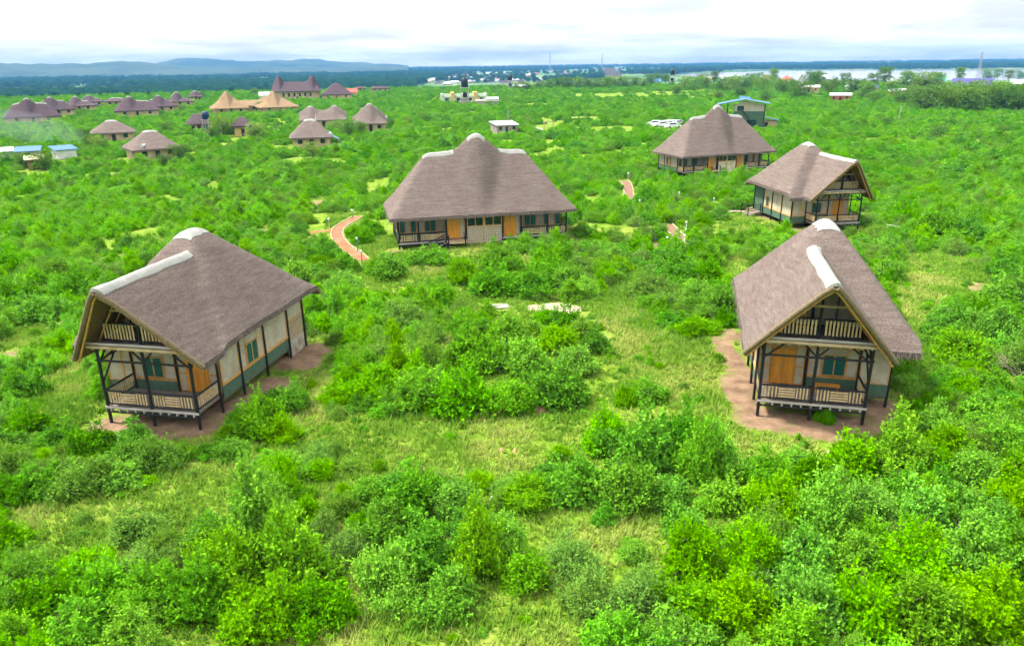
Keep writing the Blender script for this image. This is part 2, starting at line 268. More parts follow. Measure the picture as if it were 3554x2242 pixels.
# ------------------------------------------------------------------ mesh builder
class MB:
    def __init__(s): s.v = []; s.f = []; s.sm = []
    def add(s, vs, fs, smooth=False):
        o = len(s.v); s.v.extend([tuple(p) for p in vs]); s.f.extend([tuple(i+o for i in f) for f in fs]); s.sm.extend([smooth]*len(fs)); return s
    def box(s, x0, x1, y0, y1, z0, z1, bev=0.0):
        v = [(x0, y0, z0), (x1, y0, z0), (x1, y1, z0), (x0, y1, z0), (x0, y0, z1), (x1, y0, z1), (x1, y1, z1), (x0, y1, z1)]
        return s.add(v, [(0, 3, 2, 1), (4, 5, 6, 7), (0, 1, 5, 4), (1, 2, 6, 5), (2, 3, 7, 6), (3, 0, 4, 7)])
    def pole(s, a, b, r0, r1=None, n=8, wob=0.0, caps=True):
        a = Vector(a); b = Vector(b); r1 = r0 if r1 is None else r1
        d = (b-a).normalized(); u = d.orthogonal().normalized(); w_ = d.cross(u)
        segs = 1 if wob == 0 else 4; rings = []
        for k in range(segs+1):
            t = k/segs; c = a.lerp(b, t)+(u*random.uniform(-1, 1)+w_*random.uniform(-1, 1))*(wob if 0 < k < segs else 0); r = r0+(r1-r0)*t
            rings.append([c+(u*math.cos(2*math.pi*i/n)+w_*math.sin(2*math.pi*i/n))*r for i in range(n)])
        vs = [p for rg in rings for p in rg]; fs = []
        for k in range(segs):
            for i in range(n):
                j = (i+1) % n; fs.append((k*n+i, k*n+j, (k+1)*n+j, (k+1)*n+i))
        s.add(vs, fs, True)
        if caps:
            s.add(rings[0], [tuple(reversed(range(n)))]); s.add(rings[-1], [tuple(range(n))])
        return s
    def beam(s, a, b, wx, wz, up=(0, 0, 1)):
        a = Vector(a); b = Vector(b); d = (b-a).normalized(); u = Vector(up); r = d.cross(u)
        if r.length < 1e-4: r = d.cross(Vector((0, 1, 0)))
        r.normalize(); u = r.cross(d)
        vs = [p+r*sx*wx/2+u*sz*wz/2 for p in (a, b) for sx, sz in ((-1, -1), (1, -1), (1, 1), (-1, 1))]
        return s.add(vs, [(0, 1, 2, 3), (7, 6, 5, 4), (0, 4, 5, 1), (1, 5, 6, 2), (2, 6, 7, 3), (3, 7, 4, 0)])
    def grid(s, P, thick, smooth=True):
        ni, nj = P.shape[:2]; idx = lambda i, j: i*nj+j
        top = [tuple(p) for p in P.reshape(-1, 3)]
        fs = [(idx(i, j), idx(i+1, j), idx(i+1, j+1), idx(i, j+1)) for i in range(ni-1) for j in range(nj-1)]
        s.add(top, fs, smooth)
        if thick:
            s.add([(p[0], p[1], p[2]-thick) for p in top], [tuple(reversed(f)) for f in fs], smooth)
            per = [(i, 0) for i in range(ni)]+[(ni-1, j) for j in range(1, nj)]+[(i, nj-1) for i in range(ni-2, -1, -1)]+[(0, j) for j in range(nj-2, 0, -1)]
            n = len(per); vs = [tuple(P[i, j]) for i, j in per]+[(P[i, j][0], P[i, j][1], P[i, j][2]-thick) for i, j in per]
            s.add(vs, [(k, n+k, n+(k+1) % n, (k+1) % n) for k in range(n)])
        return s
    def lathe(s, prof, c=(0, 0, 0), n=14):
        vs = [(c[0]+r*math.cos(2*math.pi*i/n), c[1]+r*math.sin(2*math.pi*i/n), c[2]+z) for r, z in prof for i in range(n)]
        fs = [(k*n+i, k*n+(i+1) % n, (k+1)*n+(i+1) % n, (k+1)*n+i) for k in range(len(prof)-1) for i in range(n)]
        return s.add(vs, fs, True)
    def mesh(s, name, mat, mir=False):
        me = bpy.data.meshes.new(name)
        v = [(-p[0], p[1], p[2]) for p in s.v] if mir else s.v
        f = [tuple(reversed(q)) for q in s.f] if mir else s.f
        me.from_pydata(v, [], f); me.polygons.foreach_set('use_smooth', s.sm); me.materials.append(mat); me.update(); return me
def link(name, me, parent=None, loc=None, rot=None):
    o = bpy.data.objects.new(name, me); COL.objects.link(o)
    if parent: o.parent = parent
    if loc is not None: o.location = loc
    if rot is not None: o.rotation_euler = rot
    return o
MIR = False
def part(name, mb, mat, parent): return link(name, mb.mesh(name, mat, MIR), parent)
def tag(o, label, cat, group=None, kind=None):
    if label: o['label'] = label
    if cat: o['category'] = cat
    if group: o['group'] = group
    if kind: o['kind'] = kind
    return o
def empty(name, loc, rz=0.0):
    o = bpy.data.objects.new(name, None); COL.objects.link(o); o.location = loc; o.rotation_euler = (0, 0, rz); o.empty_display_size = 0.3; return o
def copy_tree(src, parent=None):
    c = src.copy(); COL.objects.link(c); c.parent = parent
    for ch in list(src.children): copy_tree(ch, c)
    return c
def fast_mesh(name, verts, faces4, mat, attrs=None, smooth=False):
    """numpy mesh: verts (n,3), faces (m,k) all with k corners"""
    me = bpy.data.meshes.new(name); m, k = faces4.shape
    me.vertices.add(len(verts)); me.vertices.foreach_set('co', np.asarray(verts, np.float32).ravel())
    me.loops.add(m*k); me.loops.foreach_set('vertex_index', faces4.astype(np.int32).ravel())
    me.polygons.add(m); me.polygons.foreach_set('loop_start', np.arange(0, m*k, k, dtype=np.int32))
    try: me.polygons.foreach_set('loop_total', np.full(m, k, dtype=np.int32))
    except Exception: pass
    if smooth: me.polygons.foreach_set('use_smooth', np.ones(m, dtype=bool))
    if attrs:
        for an, (dom, val) in attrs.items():
            a = me.attributes.new(an, 'FLOAT', dom); a.data.foreach_set('value', np.asarray(val, np.float32).ravel())
    me.materials.append(mat); me.update(calc_edges=True); return me

# ------------------------------------------------------------------ clearings, bare earth (outlines on the ground)
def pixv(x, y, z):
    dx, dy, dz = x, y, z-CAMH
    zz = dx*CF.x+dy*CF.y+dz*CF.z; zz = np.where(zz < 1, 1, zz)
    return ((1777+FPX*(dx*CR.x+dy*CR.y+dz*CR.z)/zz)/S_D, (1121-FPX*(dx*CU.x+dy*CU.y+dz*CU.z)/zz)/S_D)
def ground_poly(pts): return np.array([(at(*p).x, at(*p).y) for p in pts])
def inpoly(x, y, P):
    r = np.zeros(np.shape(x), bool); n = len(P); j = n-1
    for i in range(n):
        xi, yi = P[i]; xj, yj = P[j]
        c = ((yi > y) != (yj > y)) & (x < (xj-xi)*(y-yi)/(yj-yi+1e-12)+xi); r ^= c; j = i
    return r
CLEAR_PX = [
 [(1360, 705), (1500, 640), (1500, 715), (1630, 800), (1722, 770), (1722, 1010), (1640, 1005), (1520, 925), (1400, 965), (1405, 800), (1290, 735)],
 [(760, 1000), (960, 975), (1150, 968), (1400, 962), (1340, 1010), (1230, 1090), (1150, 1110), (1000, 1075), (880, 1090), (800, 1070)],
 [(0, 905), (110, 890), (160, 830), (200, 800), (235, 1000), (470, 1050), (560, 1020), (530, 1000), (560, 960), (740, 850), (790, 820), (800, 900), (760, 960), (800, 1060), (640, 1090), (420, 1050), (330, 1040), (0, 1010)],
 [(30, 1190), (330, 1110), (560, 1075), (690, 1075), (560, 1140), (470, 1190), (350, 1260), (180, 1310), (0, 1330), (0, 1210)],
 [(850, 1475), (1000, 1440), (1330, 1445), (1290, 1519), (820, 1519)],
 [(1400, 1240), (1600, 1170), (1640, 1225), (1480, 1290)],
 [(2090, 650), (2150, 590), (2330, 600), (2340, 700), (2230, 720), (2190, 780), (2230, 890), (2150, 960), (2090, 800)],
 [(1700, 770), (1760, 770), (1790, 900), (2110, 905), (2140, 960), (2130, 1030), (1920, 1060), (1700, 1020)],
 [(1690, 495), (1770, 480), (1930, 560), (1900, 620), (1760, 545), (1690, 560)],
 [(850, 580), (930, 590), (1110, 610), (1010, 650), (870, 640)],
 [(1745, 1430), (1790, 1370), (1835, 1400), (1815, 1519), (1735, 1519)],
 [(0, 805), (70, 765), (170, 735), (190, 785), (70, 850), (0, 875)],
 [(760, 560), (770, 505), (860, 500), (860, 540), (900, 590), (860, 640), (800, 620)],
 [(1555, 520), (1600, 520), (1620, 570), (1590, 600), (1530, 590)], [(1455, 420), (1490, 415), (1505, 480), (1455, 490)],
 [(1640, 450), (1690, 440), (1710, 480), (1690, 510), (1650, 490)],
 [(545, 330), (590, 325), (590, 350), (540, 352)], [(230, 600), (330, 592), (330, 625), (240, 640)], [(560, 560), (650, 525), (640, 548), (580, 575)],
 [(2230, 405), (2408, 400), (2408, 440), (2260, 435)], [(1600, 1010), (1720, 1000), (1760, 1050), (1680, 1060)],
 [(700, 470), (810, 455), (800, 480), (700, 495)], [(1310, 290), (1420, 270), (1440, 282), (1320, 300)], [(1240, 295), (1330, 292), (1330, 312), (1240, 312)],
 [(1530, 285), (1600, 280), (1600, 302), (1530, 302)],
 [(1300, 222), (1660, 212), (1700, 222), (1660, 236), (1480, 234), (1320, 232)],
]
CLEAR_PX += [[(920, 560), (1340, 525), (1345, 548), (1180, 590), (1090, 600), (930, 592)], [(1550, 395), (1790, 385), (1790, 398), (1560, 412)]]
CLEAR_PX += [[(60, 1205), (560, 1080), (700, 1090), (640, 1150), (550, 1195), (470, 1250), (330, 1320), (60, 1350), (0, 1330), (0, 1215)], [(800, 1060), (1260, 1095), (1245, 1130), (1000, 1105), (840, 1150), (760, 1215), (720, 1190), (760, 1120)], [(830, 1450), (1000, 1425), (1340, 1440), (1410, 1519), (830, 1519)], [(1230, 1215), (1480, 1245), (1640, 1185), (1650, 1245), (1480, 1300), (1250, 1280)]]
CLEARS = [ground_poly(p) for p in CLEAR_PX]
def dirt_spot(px, py, rx, ry, s=1.0):
    p = at(px, py); k = mpp(p); d = math.hypot(p.x, p.y)
    gy = ry*k*d/max(CAMH-p.z, 5)*0.96
    return (p.x, p.y, rx*k, gy, s)
DIRT = [dirt_spot(*a) for a in [(300, 1000, 110, 30, 1.18), (420, 1008, 120, 30, 1.18), (640, 905, 70, 26, 1.18), (700, 850, 70, 28, 1.18), (735, 825, 48, 22, 1.18), (520, 960, 75, 28, 1.18), (580, 940, 50, 20, 1.1),
        (1728, 850, 34, 90, 1.18), (1742, 930, 44, 70, 1.18), (1800, 985, 90, 36, 1.18), (1950, 1002, 150, 40, 1.18), (2080, 965, 70, 34, 1.18), (1732, 790, 32, 22, 1.1),
        (1840, 510, 70, 12), (1780, 495, 40, 10), (1900, 540, 60, 14), (2300, 677, 42, 14), (2300, 575, 45, 7), (1275, 1042, 26, 8, .9), (1215, 1062, 10, 10, .8), (1125, 1030, 28, 12, .7),
        (755, 477, 50, 7), (610, 545, 40, 8), (275, 608, 45, 10), (25, 838, 50, 20), (140, 765, 30, 12), (95, 415, 35, 8), (560, 335, 14, 8), (60, 405, 40, 6),
        (1145, 1508, 60, 10, .8), (880, 1485, 20, 10, .7), (1350, 745, 60, 18, .7), (1420, 790, 30, 20, .7), (1430, 880, 40, 30, .45), (1650, 890, 40, 40, .4), (520, 1085, 60, 12, .75),
        (600, 1060, 40, 10, .6), (1640, 1015, 60, 9, .7), (1940, 1042, 16, 10), (800, 775, 12, 6), (560, 820, 30, 10), (2290, 410, 60, 6, .6), (1370, 278, 50, 4, .9), (1280, 302, 40, 5, .9),
        (2230, 700, 30, 6, .5), (2200, 645, 50, 12, .45), (930, 590, 30, 8, .8), (1080, 600, 30, 8, .7), (1655, 465, 14, 12, .8), (1690, 480, 10, 10, .7), (1620, 405, 25, 6, .8),
        (1560, 225, 80, 3, .5), (1400, 228, 80, 3, .5), (1650, 215, 60, 3, .5), (2300, 268, 30, 3, .7)]]
def dirtv(x, y):
    d = np.zeros(np.shape(x))
    for cx_, cy_, rx, ry, s in DIRT:
        q = ((x-cx_)/rx)**2+((y-cy_)/ry)**2
        d = np.maximum(d, s*0.62*np.clip(1.35-q, 0, 1)**0.7)
    return d
def geo(a, b, n, p=2.2): return [a+(b-a)*(k/n)**p for k in range(1, n+1)]
xs = sorted(set([-v for v in geo(52, 5800, 56)]+list(np.arange(-52, 52.01, 0.55))+geo(52, 5800, 56)))
ys = [-400, -200, -100, -50, -20, 0]+list(np.arange(6, 112, 0.55))+geo(112, 5800, 84)
X, Y = np.meshgrid(np.array(xs), np.array(ys), indexing='ij'); Z = terr(X, Y)
nx, ny = X.shape; vid = np.arange(nx*ny).reshape(nx, ny)
F4 = np.stack([vid[:-1, :-1], vid[1:, :-1], vid[1:, 1:], vid[:-1, 1:]], -1).reshape(-1, 4)
rr = np.hypot(X, Y)
gm = fast_mesh('ground', np.stack([X, Y, Z], -1).reshape(-1, 3), F4, M_GROUND,
               {'dirt': ('POINT', dirtv(X, Y)), 'valley': ('POINT', sstep(620, 800, rr))}, True)
tag(link('ground', gm), 'green scrub ground sheet with bare earth patches running to the horizon', None, kind='structure')

# lake on the right
def strip_poly(name, pts, mat, z):
    P = [at(px, py, z) for px, py in pts]; mb = MB(); mb.add([(p.x, p.y, z) for p in P], [tuple(range(len(P)))]); return link(name, mb.mesh(name, mat))
m, n, l = newmat('lake_water'); o = n.new('ShaderNodeOutputMaterial'); b = n.new('ShaderNodeBsdfPrincipled'); l.new(b.outputs[0], o.inputs[0])
b.inputs['Base Color'].default_value = (0.24, 0.24, 0.26, 1); b.inputs['Roughness'].default_value = 0.16; b.inputs['IOR'].default_value = 1.33; b.inputs['Specular IOR Level'].default_value = 0.6
t = n.new('ShaderNodeTexCoord'); z_ = n.new('ShaderNodeTexNoise'); z_.inputs['Scale'].default_value = 0.05; z_.inputs['Detail'].default_value = 4; l.new(t.outputs['Object'], z_.inputs['Vector'])
bp = n.new('ShaderNodeBump'); bp.inputs['Strength'].default_value = 0.06; l.new(z_.outputs['Fac'], bp.inputs['Height']); l.new(bp.outputs[0], b.inputs['Normal'])
WZ = VALLEY+0.3
o = strip_poly('lake', [(1585, 178), (1700, 186), (1900, 189), (2100, 190), (2300, 189), (2500, 188), (2700, 186), (2700, 161), (2408, 163.5), (2200, 165), (2000, 165.5), (1850, 167), (1700, 171), (1620, 174)], m, WZ)
tag(o, 'pale grey lake reflecting the white sky beyond the village', None, kind='structure')

# hills on the left
def hill(name, mat, prof, d0, d1, seed, label):
    # prof: (x pixel, y pixel of crest) ; hill mass between distances d0 and d1
    px = np.linspace(prof[0][0], prof[-1][0], 120); py = np.interp(px, [p[0] for p in prof], [p[1] for p in prof])+(fbm(px/34, px*0, seed+2, 4)-0.5)*7.0
    P = np.zeros((120, 9, 3))
    for i in range(120):
        d = CF + CR*((px[i]*S_D-1777)/FPX) - CU*((py[i]*S_D-1121)/FPX); hd = Vector((d.x, d.y)).normalized(); el = d.z/math.hypot(d.x, d.y)
        crest = CAMH+el*(d0+d1)/2
        for j in range(9):
            t = j/8; dist = d0+(d1-d0)*t; f = math.sin(math.pi*min(max(t, 0), 1))**0.8
            zz = VALLEY-4+(max(crest-VALLEY, 2)+4)*f*(0.72+0.26*float(fbm(px[i]/30, t*4, seed, 3)) if j != 4 else 1.0)
            P[i, j] = (hd.x*dist, hd.y*dist, zz)
    mb = MB(); mb.grid(P, 0); o = link(name, mb.mesh(name, mat)); tag(o, label, None, kind='structure'); return o
M_HILL = noisy('hill_scrub', (0.014, 0.040, 0.022), (0.045, 0.070, 0.035), 0.004, 0.95, lo=0.4, hi=0.6)
hill('hills', M_HILL, [(-250, 160), (-60, 152), (40, 150), (130, 151), (215, 149), (290, 145), (330, 146), (400, 153), (470, 158), (560, 160), (660, 159), (760, 160), (900, 159), (960, 158)], 3300, 4500, 4, 'low blue hill range behind the plain on the left')
hill('hills', M_HILL, [(300, 165), (360, 152), (410, 138), (440, 135), (500, 140), (580, 147), (650, 142), (700, 140), (760, 142), (830, 146), (900, 150), (960, 156)], 4700, 5500, 9, 'paler second hill ridge rising behind the first range')

# haze
m, n, l = newmat('haze_air'); o = n.new('ShaderNodeOutputMaterial'); pv = n.new('ShaderNodeVolumePrincipled'); l.new(pv.outputs[0], o.inputs['Volume'])
pv.inputs['Color'].default_value = (0.11, 0.33, 0.70, 1); pv.inputs['Density'].default_value = 1.45e-4; pv.inputs['Anisotropy'].default_value = 0.0
mb = MB(); mb.box(-5900, 5900, -450, 5900, VALLEY-6, 90); o = link('haze', mb.mesh('haze', m)); tag(o, 'blue distance haze over the plain and hills', None, kind='stuff')

# ------------------------------------------------------------------ roofs
def smax(a, b, k): return 0.5*(a+b+np.sqrt((a-b)**2+k*k))
def smin(a, b, k): return 0.5*(a+b-np.sqrt((a-b)**2+k*k))
def vergeline(pts, r): 
    mb = MB()
    for a, b in zip(pts[:-1], pts[1:]): mb.pole(a, b, r, n=7)
    return mb
def fringe(mb, edge, outw, n_per_m=34, ln=0.24):
    """loose straw ends along an eave polyline"""
    for a, b in zip(edge[:-1], edge[1:]):
        a = Vector(a); b = Vector(b); L = (b-a).length
        for _ in range(int(L*n_per_m)):
            p = a.lerp(b, random.random())+Vector((0, 0, random.uniform(-0.26, -0.02))); q = p+Vector(outw)*random.uniform(0.3, 1)*ln+Vector((random.uniform(-.05, .05), random.uniform(-.05, .05), -random.uniform(0.3, 1)*ln))
            t = (b-a).normalized()*0.014
            mb.add([p-t, p+t, q], [(0, 1, 2)])
# ------------------------------------------------------------------ gabled veranda cottage
W_, ZD, ZB, SO, YO, ZE, ZA, WO, YV, LL, YP, BO, YA = 5.03, 0.93, 4.12, 0.99, -0.37, 3.57, 7.95, 1.53, 2.27, 11.7, 6.46, 1.0, -2.24
def slat_rail(parent, x0, x1, y, zb, zt, pattern, w=0.075, gap=0.075, along='x'):
    """railing of split slats: 'v' run of uprights, 'h' a panel of level slats"""
    P = lambda a, z, dy=0: (a, y+dy, z) if along == 'x' else (y+dy, a, z)
    def bx(a0, a1, z0, z1, d=0.03):
        mb = MB()
        if along == 'x': mb.box(a0, a1, y-d/2, y+d/2, z0, z1)
        else: mb.box(y-d/2, y+d/2, a0, a1, z0, z1)
        part('slat', mb, M_SLAT, parent)
    part('rail', MB().pole(P(x0, zt), P(x1, zt), 0.055, n=7), M_POST, parent)
    part('rail', MB().pole(P(x0, zb), P(x1, zb), 0.045, n=7), M_POST, parent)
    a = x0+0.08; tot = sum(p[1] for p in pattern); sc_ = (x1-x0-0.16)/tot
    for kind, ln in pattern:
        ln *= sc_
        if kind == 'v':
            nn = max(1, int(ln/(w+gap))); st = ln/nn
            for k in range(nn): c = a+st*(k+.5); bx(c-w/2, c+w/2, zb+0.04+random.uniform(0, .02), zt-0.05)
        else:
            nn = 4; hh = (zt-zb-0.14)/nn
            for k in range(nn): bx(a+0.02, a+ln-0.02, zb+0.08+hh*k, zb+0.08+hh*k+hh*0.62)
        a += ln
def framed(parent, axis, c, a0, a1, z0, z1, mat=None, t=0.05, trim=0.055, dirn=-1):
    """a wall panel in the plane axis=c with a wooden frame round it"""
    mb = MB(); 
    if axis == 'y': mb.box(a0, a1, c, c+t, z0, z1)
    else: mb.box(c, c+t, a0, a1, z0, z1)
    pnl = part('wall_panel', mb, mat or M_CANV, parent)
    f = MB(); d0, d1 = (c-0.03, c+t+0.004) if dirn < 0 else (c-0.004, c+t+0.03)
    for (p0, p1, q0, q1) in ((a0, a1, z0, z0+trim), (a0, a1, z1-trim, z1), (a0, a0+trim, z0+trim, z1-trim), (a1-trim, a1, z0+trim, z1-trim)):
        if axis == 'y': f.box(p0, p1, d0, d1, q0, q1)
        else: f.box(d0, d1, p0, p1, q0, q1)
    part('frame', f, M_TRIM, pnl); return pnl
def shutter_window(parent, axis, c, a0, a1, z0, z1, n=2, t=0.05, dirn=-1):
    wnd = None; f = MB(); d0, d1 = (c-0.06, c+t) if dirn < 0 else (c, c+t+0.06); s = 0.06
    def B(mb, p0, p1, q0, q1, e0, e1):
        return mb.box(p0, p1, e0, e1, q0, q1) if axis == 'y' else mb.box(e0, e1, p0, p1, q0, q1)
    for (p0, p1, q0, q1) in ((a0, a1, z0, z0+s), (a0, a1, z1-s, z1), (a0, a0+s, z0+s, z1-s), (a1-s, a1, z0+s, z1-s)): B(f, p0, p1, q0, q1, d0, d1)
    ww = (a1-a0-2*s)/n
    for k in range(1, n): B(f, a0+s+ww*k-s/2, a0+s+ww*k+s/2, z0+s, z1-s, d0, d1)
    wnd = part('window', f, M_TRIM, parent)
    e0, e1 = (d0+0.025, d0+0.045) if dirn < 0 else (d1-0.045, d1-0.025)
    for k in range(n):
        B_ = MB(); p0 = a0+s+ww*k+(s/2 if k else 0)+0.006; p1 = a0+s+ww*(k+1)-(s/2 if k < n-1 else 0)-0.006
        B(B_, p0, p1, z0+s+0.006, z1-s-0.006, e0, e1); part('shutter', B_, M_SHUT, wnd)
    return wnd
def double_door(parent, y, x0, x1, z0, z1):
    f = MB(); s = 0.07
    f.box(x0, x0+s, y-0.06, y+0.05, z0, z1); f.box(x1-s, x1, y-0.06, y+0.05, z0, z1); f.box(x0+s, x1-s, y-0.06, y+0.05, z1-s, z1)
    d = part('door', f, M_DOOR, parent); xm = (x0+x1)/2
    for a, b in ((x0+s+0.005, xm-0.005), (xm+0.005, x1-s-0.005)):
        part('door_leaf', MB().box(a, b, y-0.035, y+0.01, z0+0.02, z1-s-0.005), M_DOOR, d)
        h = z1-s-z0
        for q0, q1 in ((0.08, 0.40), (0.47, 0.93)):
            part('door_panel', MB().box(a+0.1, b-0.1, y-0.055, y-0.036, z0+h*q0, z0+h*q1), M_DOOR, d)
    part('door_handle', MB().box(xm-0.05, xm-0.02, y-0.10, y-0.036, z0+1.0, z0+1.14), M_STEEL, d)
    return d
BRICKME = None
def brick_wall(parent, axis, c, a0, a1, z0, z1, bw=0.36, bh=0.145, mat=None, dirn=-1, name='brick'):
    """every brick a piece of its own, proud of the mortar bed"""
    mb = MB(); (mb.box(a0, a1, c, c+0.12, z0, z1) if axis == 'y' else mb.box(c, c+0.12, a0, a1, z0, z1)); part('mortar_bed', mb, M_MORT, parent)
    me = {}
    rows = int((z1-z0)/(bh+0.035)); st = (z1-z0)/rows
    for r in range(rows):
        a = a0+0.01-(bw/2 if r % 2 else 0)
        while a < a1-0.03:
            l0 = max(a, a0+0.006); l1 = min(a+bw-0.035, a1-0.006); a += bw
            if l1-l0 < 0.05: continue
            ln = round(l1-l0, 2); key = (ln, random.randint(0, 2))
            if key not in me:
                q = MB(); j = key[1]*0.008; pr = 0.02+0.012*key[1]; e = 0.012; hh = st-0.040
                def pt(u, d, z): return (u, d, z) if axis == 'y' else (d, u, z)
                sg = -1 if dirn < 0 else 1
                v = [pt(0, 0, 0), pt(ln, 0, 0), pt(ln, 0, hh), pt(0, 0, hh), pt(e, sg*pr, e+j/2), pt(ln-e, sg*pr, e), pt(ln-e-j/2, sg*pr, hh-e), pt(e, sg*pr, hh-e-j/2)]
                q.add(v, [(4, 5, 6, 7), (0, 1, 5, 4), (1, 2, 6, 5), (2, 3, 7, 6), (3, 0, 4, 7)]); me[key] = q.mesh(name, mat or M_BRICK, MIR)
            z = z0+st*r+0.020; cc_ = c+(0.0 if dirn < 0 else 0.12)
            loc = (l0, cc_, z) if axis == 'y' else (cc_, l0, z)
            link(name, me[key], parent, ((-loc[0] if MIR else loc[0]), loc[1], loc[2]))
def cottage(key, mir, label, zp, seed):
    global MIR
    MIR = mir; X0, Y0, yaw, z0 = HOUSE[key]
    random.seed(seed)
    rt = empty('thatched_cottage', (X0, Y0, z0), yaw); tag(rt, label, 'cottage', 'thatched cottages on stilts')
    w = W_; cg = w/2; hw = w/2+SO; cxb = (w+WO)/2; xl, xr = -SO, w+WO+BO; yf, yb = YV-BO, LL+BO; hb0 = cxb-xl
    def zf(x, y):
        zg = ZA-(ZA-ZE)*(np.sqrt((x-cg)**2+0.05)-0.15)/hw; zg = zg-1.6*np.maximum(0, y-4.9)
        s1 = (zp-ZE)*(1-(np.sqrt((x-cxb)**2+0.30)-0.42)/hb0); fr = (zp-ZE)*(y-yf)/(YP-0.55-yf); bk = (zp-ZE)*(yb-y)/(yb-YP-0.55)
        kk = 0.02+0.43*np.clip(np.minimum(np.minimum(s1, fr), bk)/1.3, 0, 1); zb_ = ZE+smin(smin(s1, fr, kk), bk, kk)
        zb_ = np.where(y < yf-0.01, ZE-3, zb_)
        return smax(zg, zb_, 0.04+0.2*np.clip((np.maximum(zg, zb_)-ZE)/1.2, 0, 1))-0.02+(fbm(x*1.1+seed, y*1.1, seed, 3)-0.5)*0.10+(fbm(x*6+seed, y*6, seed+3, 2)-0.5)*0.03
    def yfront(x): return YO+(YA-YO)*np.clip(1-np.abs(x-cg)/hw, 0, 1)
    xa = np.linspace(-SO, w+SO, 56); ta = np.linspace(0, 1, 26)
    P1 = np.zeros((56, 26, 3))
    for i, x in enumerate(xa):
        yy = yfront(x)+(yf-yfront(x))*ta; P1[i, :, 0] = x; P1[i, :, 1] = yy; P1[i, :, 2] = zf(np.full(26, x), yy)
    xb = np.concatenate([xa, np.linspace(w+SO, xr, 12)[1:]]); yy = np.linspace(yf, yb, 72)
    XX, YY = np.meshgrid(xb, yy, indexing='ij'); P2 = np.stack([XX, YY, zf(XX, YY)], -1)
    # the front eave of the side wing starts at eave level
    mb = MB(); TH = 0.30
    mb.grid(P1, TH); mb.grid(P2, TH)
    roof = part('roof', mb, M_TH, rt)
    und = MB()
    for P in (P1, P2):
        Q = P.copy(); Q[..., 2] -= TH+0.012; ni, nj = Q.shape[:2]
        und.add(Q.reshape(-1, 3), [(i*nj+j, i*nj+j+1, (i+1)*nj+j+1, (i+1)*nj+j) for i in range(ni-1) for j in range(nj-1)], True)
    part('roof_lining', und, M_UNDER, roof)
    # verge rolls
    for sgn in (0, 1):
        js = range(0, 28) if sgn == 0 else range(28, 56)
        pts = [(P1[i, 0, 0], P1[i, 0, 1]-0.03, P1[i, 0, 2]-0.17) for i in js][::3]
        part('verge_roll', vergeline(pts, 0.13), M_STRAW, roof)
        part('verge_pole', vergeline([(p[0]*0.97+cg*0.03, p[1]+0.12, p[2]-0.22) for p in pts], 0.06), M_TRIM, roof)
    fb = MB(); fringe(fb, [tuple(P2[0, j]) for j in range(0, 72, 6)], (-1, 0, 0)); fringe(fb, [tuple(P2[-1, j]) for j in range(0, 72, 6)], (1, 0, 0)); fringe(fb, [tuple(P2[i, -1]) for i in range(0, 66, 6)], (0, 1, 0))
    fringe(fb, [tuple(P2[i, 0]) for i in range(56, 66, 3)], (0, -1, 0)); fringe(fb, [tuple(P1[0, j]) for j in range(0, 26, 5)], (-1, 0, 0)); fringe(fb, [tuple(P1[-1, j]) for j in range(0, 26, 5)], (1, 0, 0))
    q = part('thatch_fringe', fb, M_TH, roof); q['kind'] = 'stuff'
    # cement ridge caps
    def cap(cx_, hx, y0, y1, nx=11, ny=26, lift=0.07, prow=False, rag=0.12):
        u = np.linspace(-1, 1, nx); v = np.linspace(0, 1, ny); P = np.zeros((nx, ny, 3))
        for i in range(nx):
            for j in range(ny):
                hxx = hx*(1+rag*(2*float(vnoise(v[j]*6, u[i]*1.5, seed+5))-1)); x = cx_+u[i]*hxx
                ya = y0 if not prow else float(yfront(np.array(x)))-0.05
                y = ya+(y1-ya)*v[j]+(rag*0.8*(float(vnoise(u[i]*2.2, 7.1, seed+8))-0.5) if j == ny-1 else 0)
                P[i, j] = (x, y, float(zf(np.array(x), np.array(max(y, YA))))+lift*(1-0.55*abs(u[i])**4))
        c = MB(); c.grid(P, 0.16); return part('ridge_cap', c, M_CAP, roof)
    cap(cg, 0.36, YA, 4.75, prow=True, rag=0.10); cap(cxb, 0.55, YP-0.95, YP+0.95, 11, 14, 0.06, rag=0.20)
    # posts
    def post(a, b, r=0.085): return part('post', MB().pole(a, b, r, r*0.92, 9, 0.012), M_POST, rt)
    for x in (0, w/2, w): post((x, 0, -0.35), (x, 0, ZB))
    SIDE = [2.0, 4.2, 6.85, 9.7]; WING = [2.4, 4.75, 7.1, 9.3, 11.75]
    for y in SIDE: post((-0.05, y, -0.35), (-0.05, y, ZE+0.75), 0.075)
    post((-0.05, 11.78, -0.35), (-0.05, 11.78, ZE+0.4), 0.075)
    for y in WING: post((w+WO+0.05, y, -0.35), (w+WO+0.05, y, ZE+0.45), 0.075)
    for x in (2.45, w): post((x, YV-0.04, 0.5), (x, YV-0.04, ZB+1.2 if x < 3 else ZB), 0.07)
    for x in (1.7, 3.6, 5.2): post((x, LL, -0.35), (x, LL, ZE), 0.07)
    # knee braces and beams of the veranda
    br = lambda a, b, r=0.05: part('brace', MB().pole(a, b, r, n=7), M_POST, rt)
    for x, s in ((0, 1), (w/2, -1), (w/2, 1), (w, -1)): br((x, 0, 3.25 if x in (0, w) else 3.45), (x+s*(0.95 if x in (0, w) else 0.6), 0, ZB-0.06))
    for x in (0, w): br((x, 0.0, 3.2), (x, 0.8, ZB-0.06))
    br((w, 0.0, 2.2), (w, 1.1, 3.4))
    part('beam', MB().pole((-0.12, -0.03, 3.43), (w+0.12, -0.03, 3.43), 0.06, n=8), M_POST, rt)
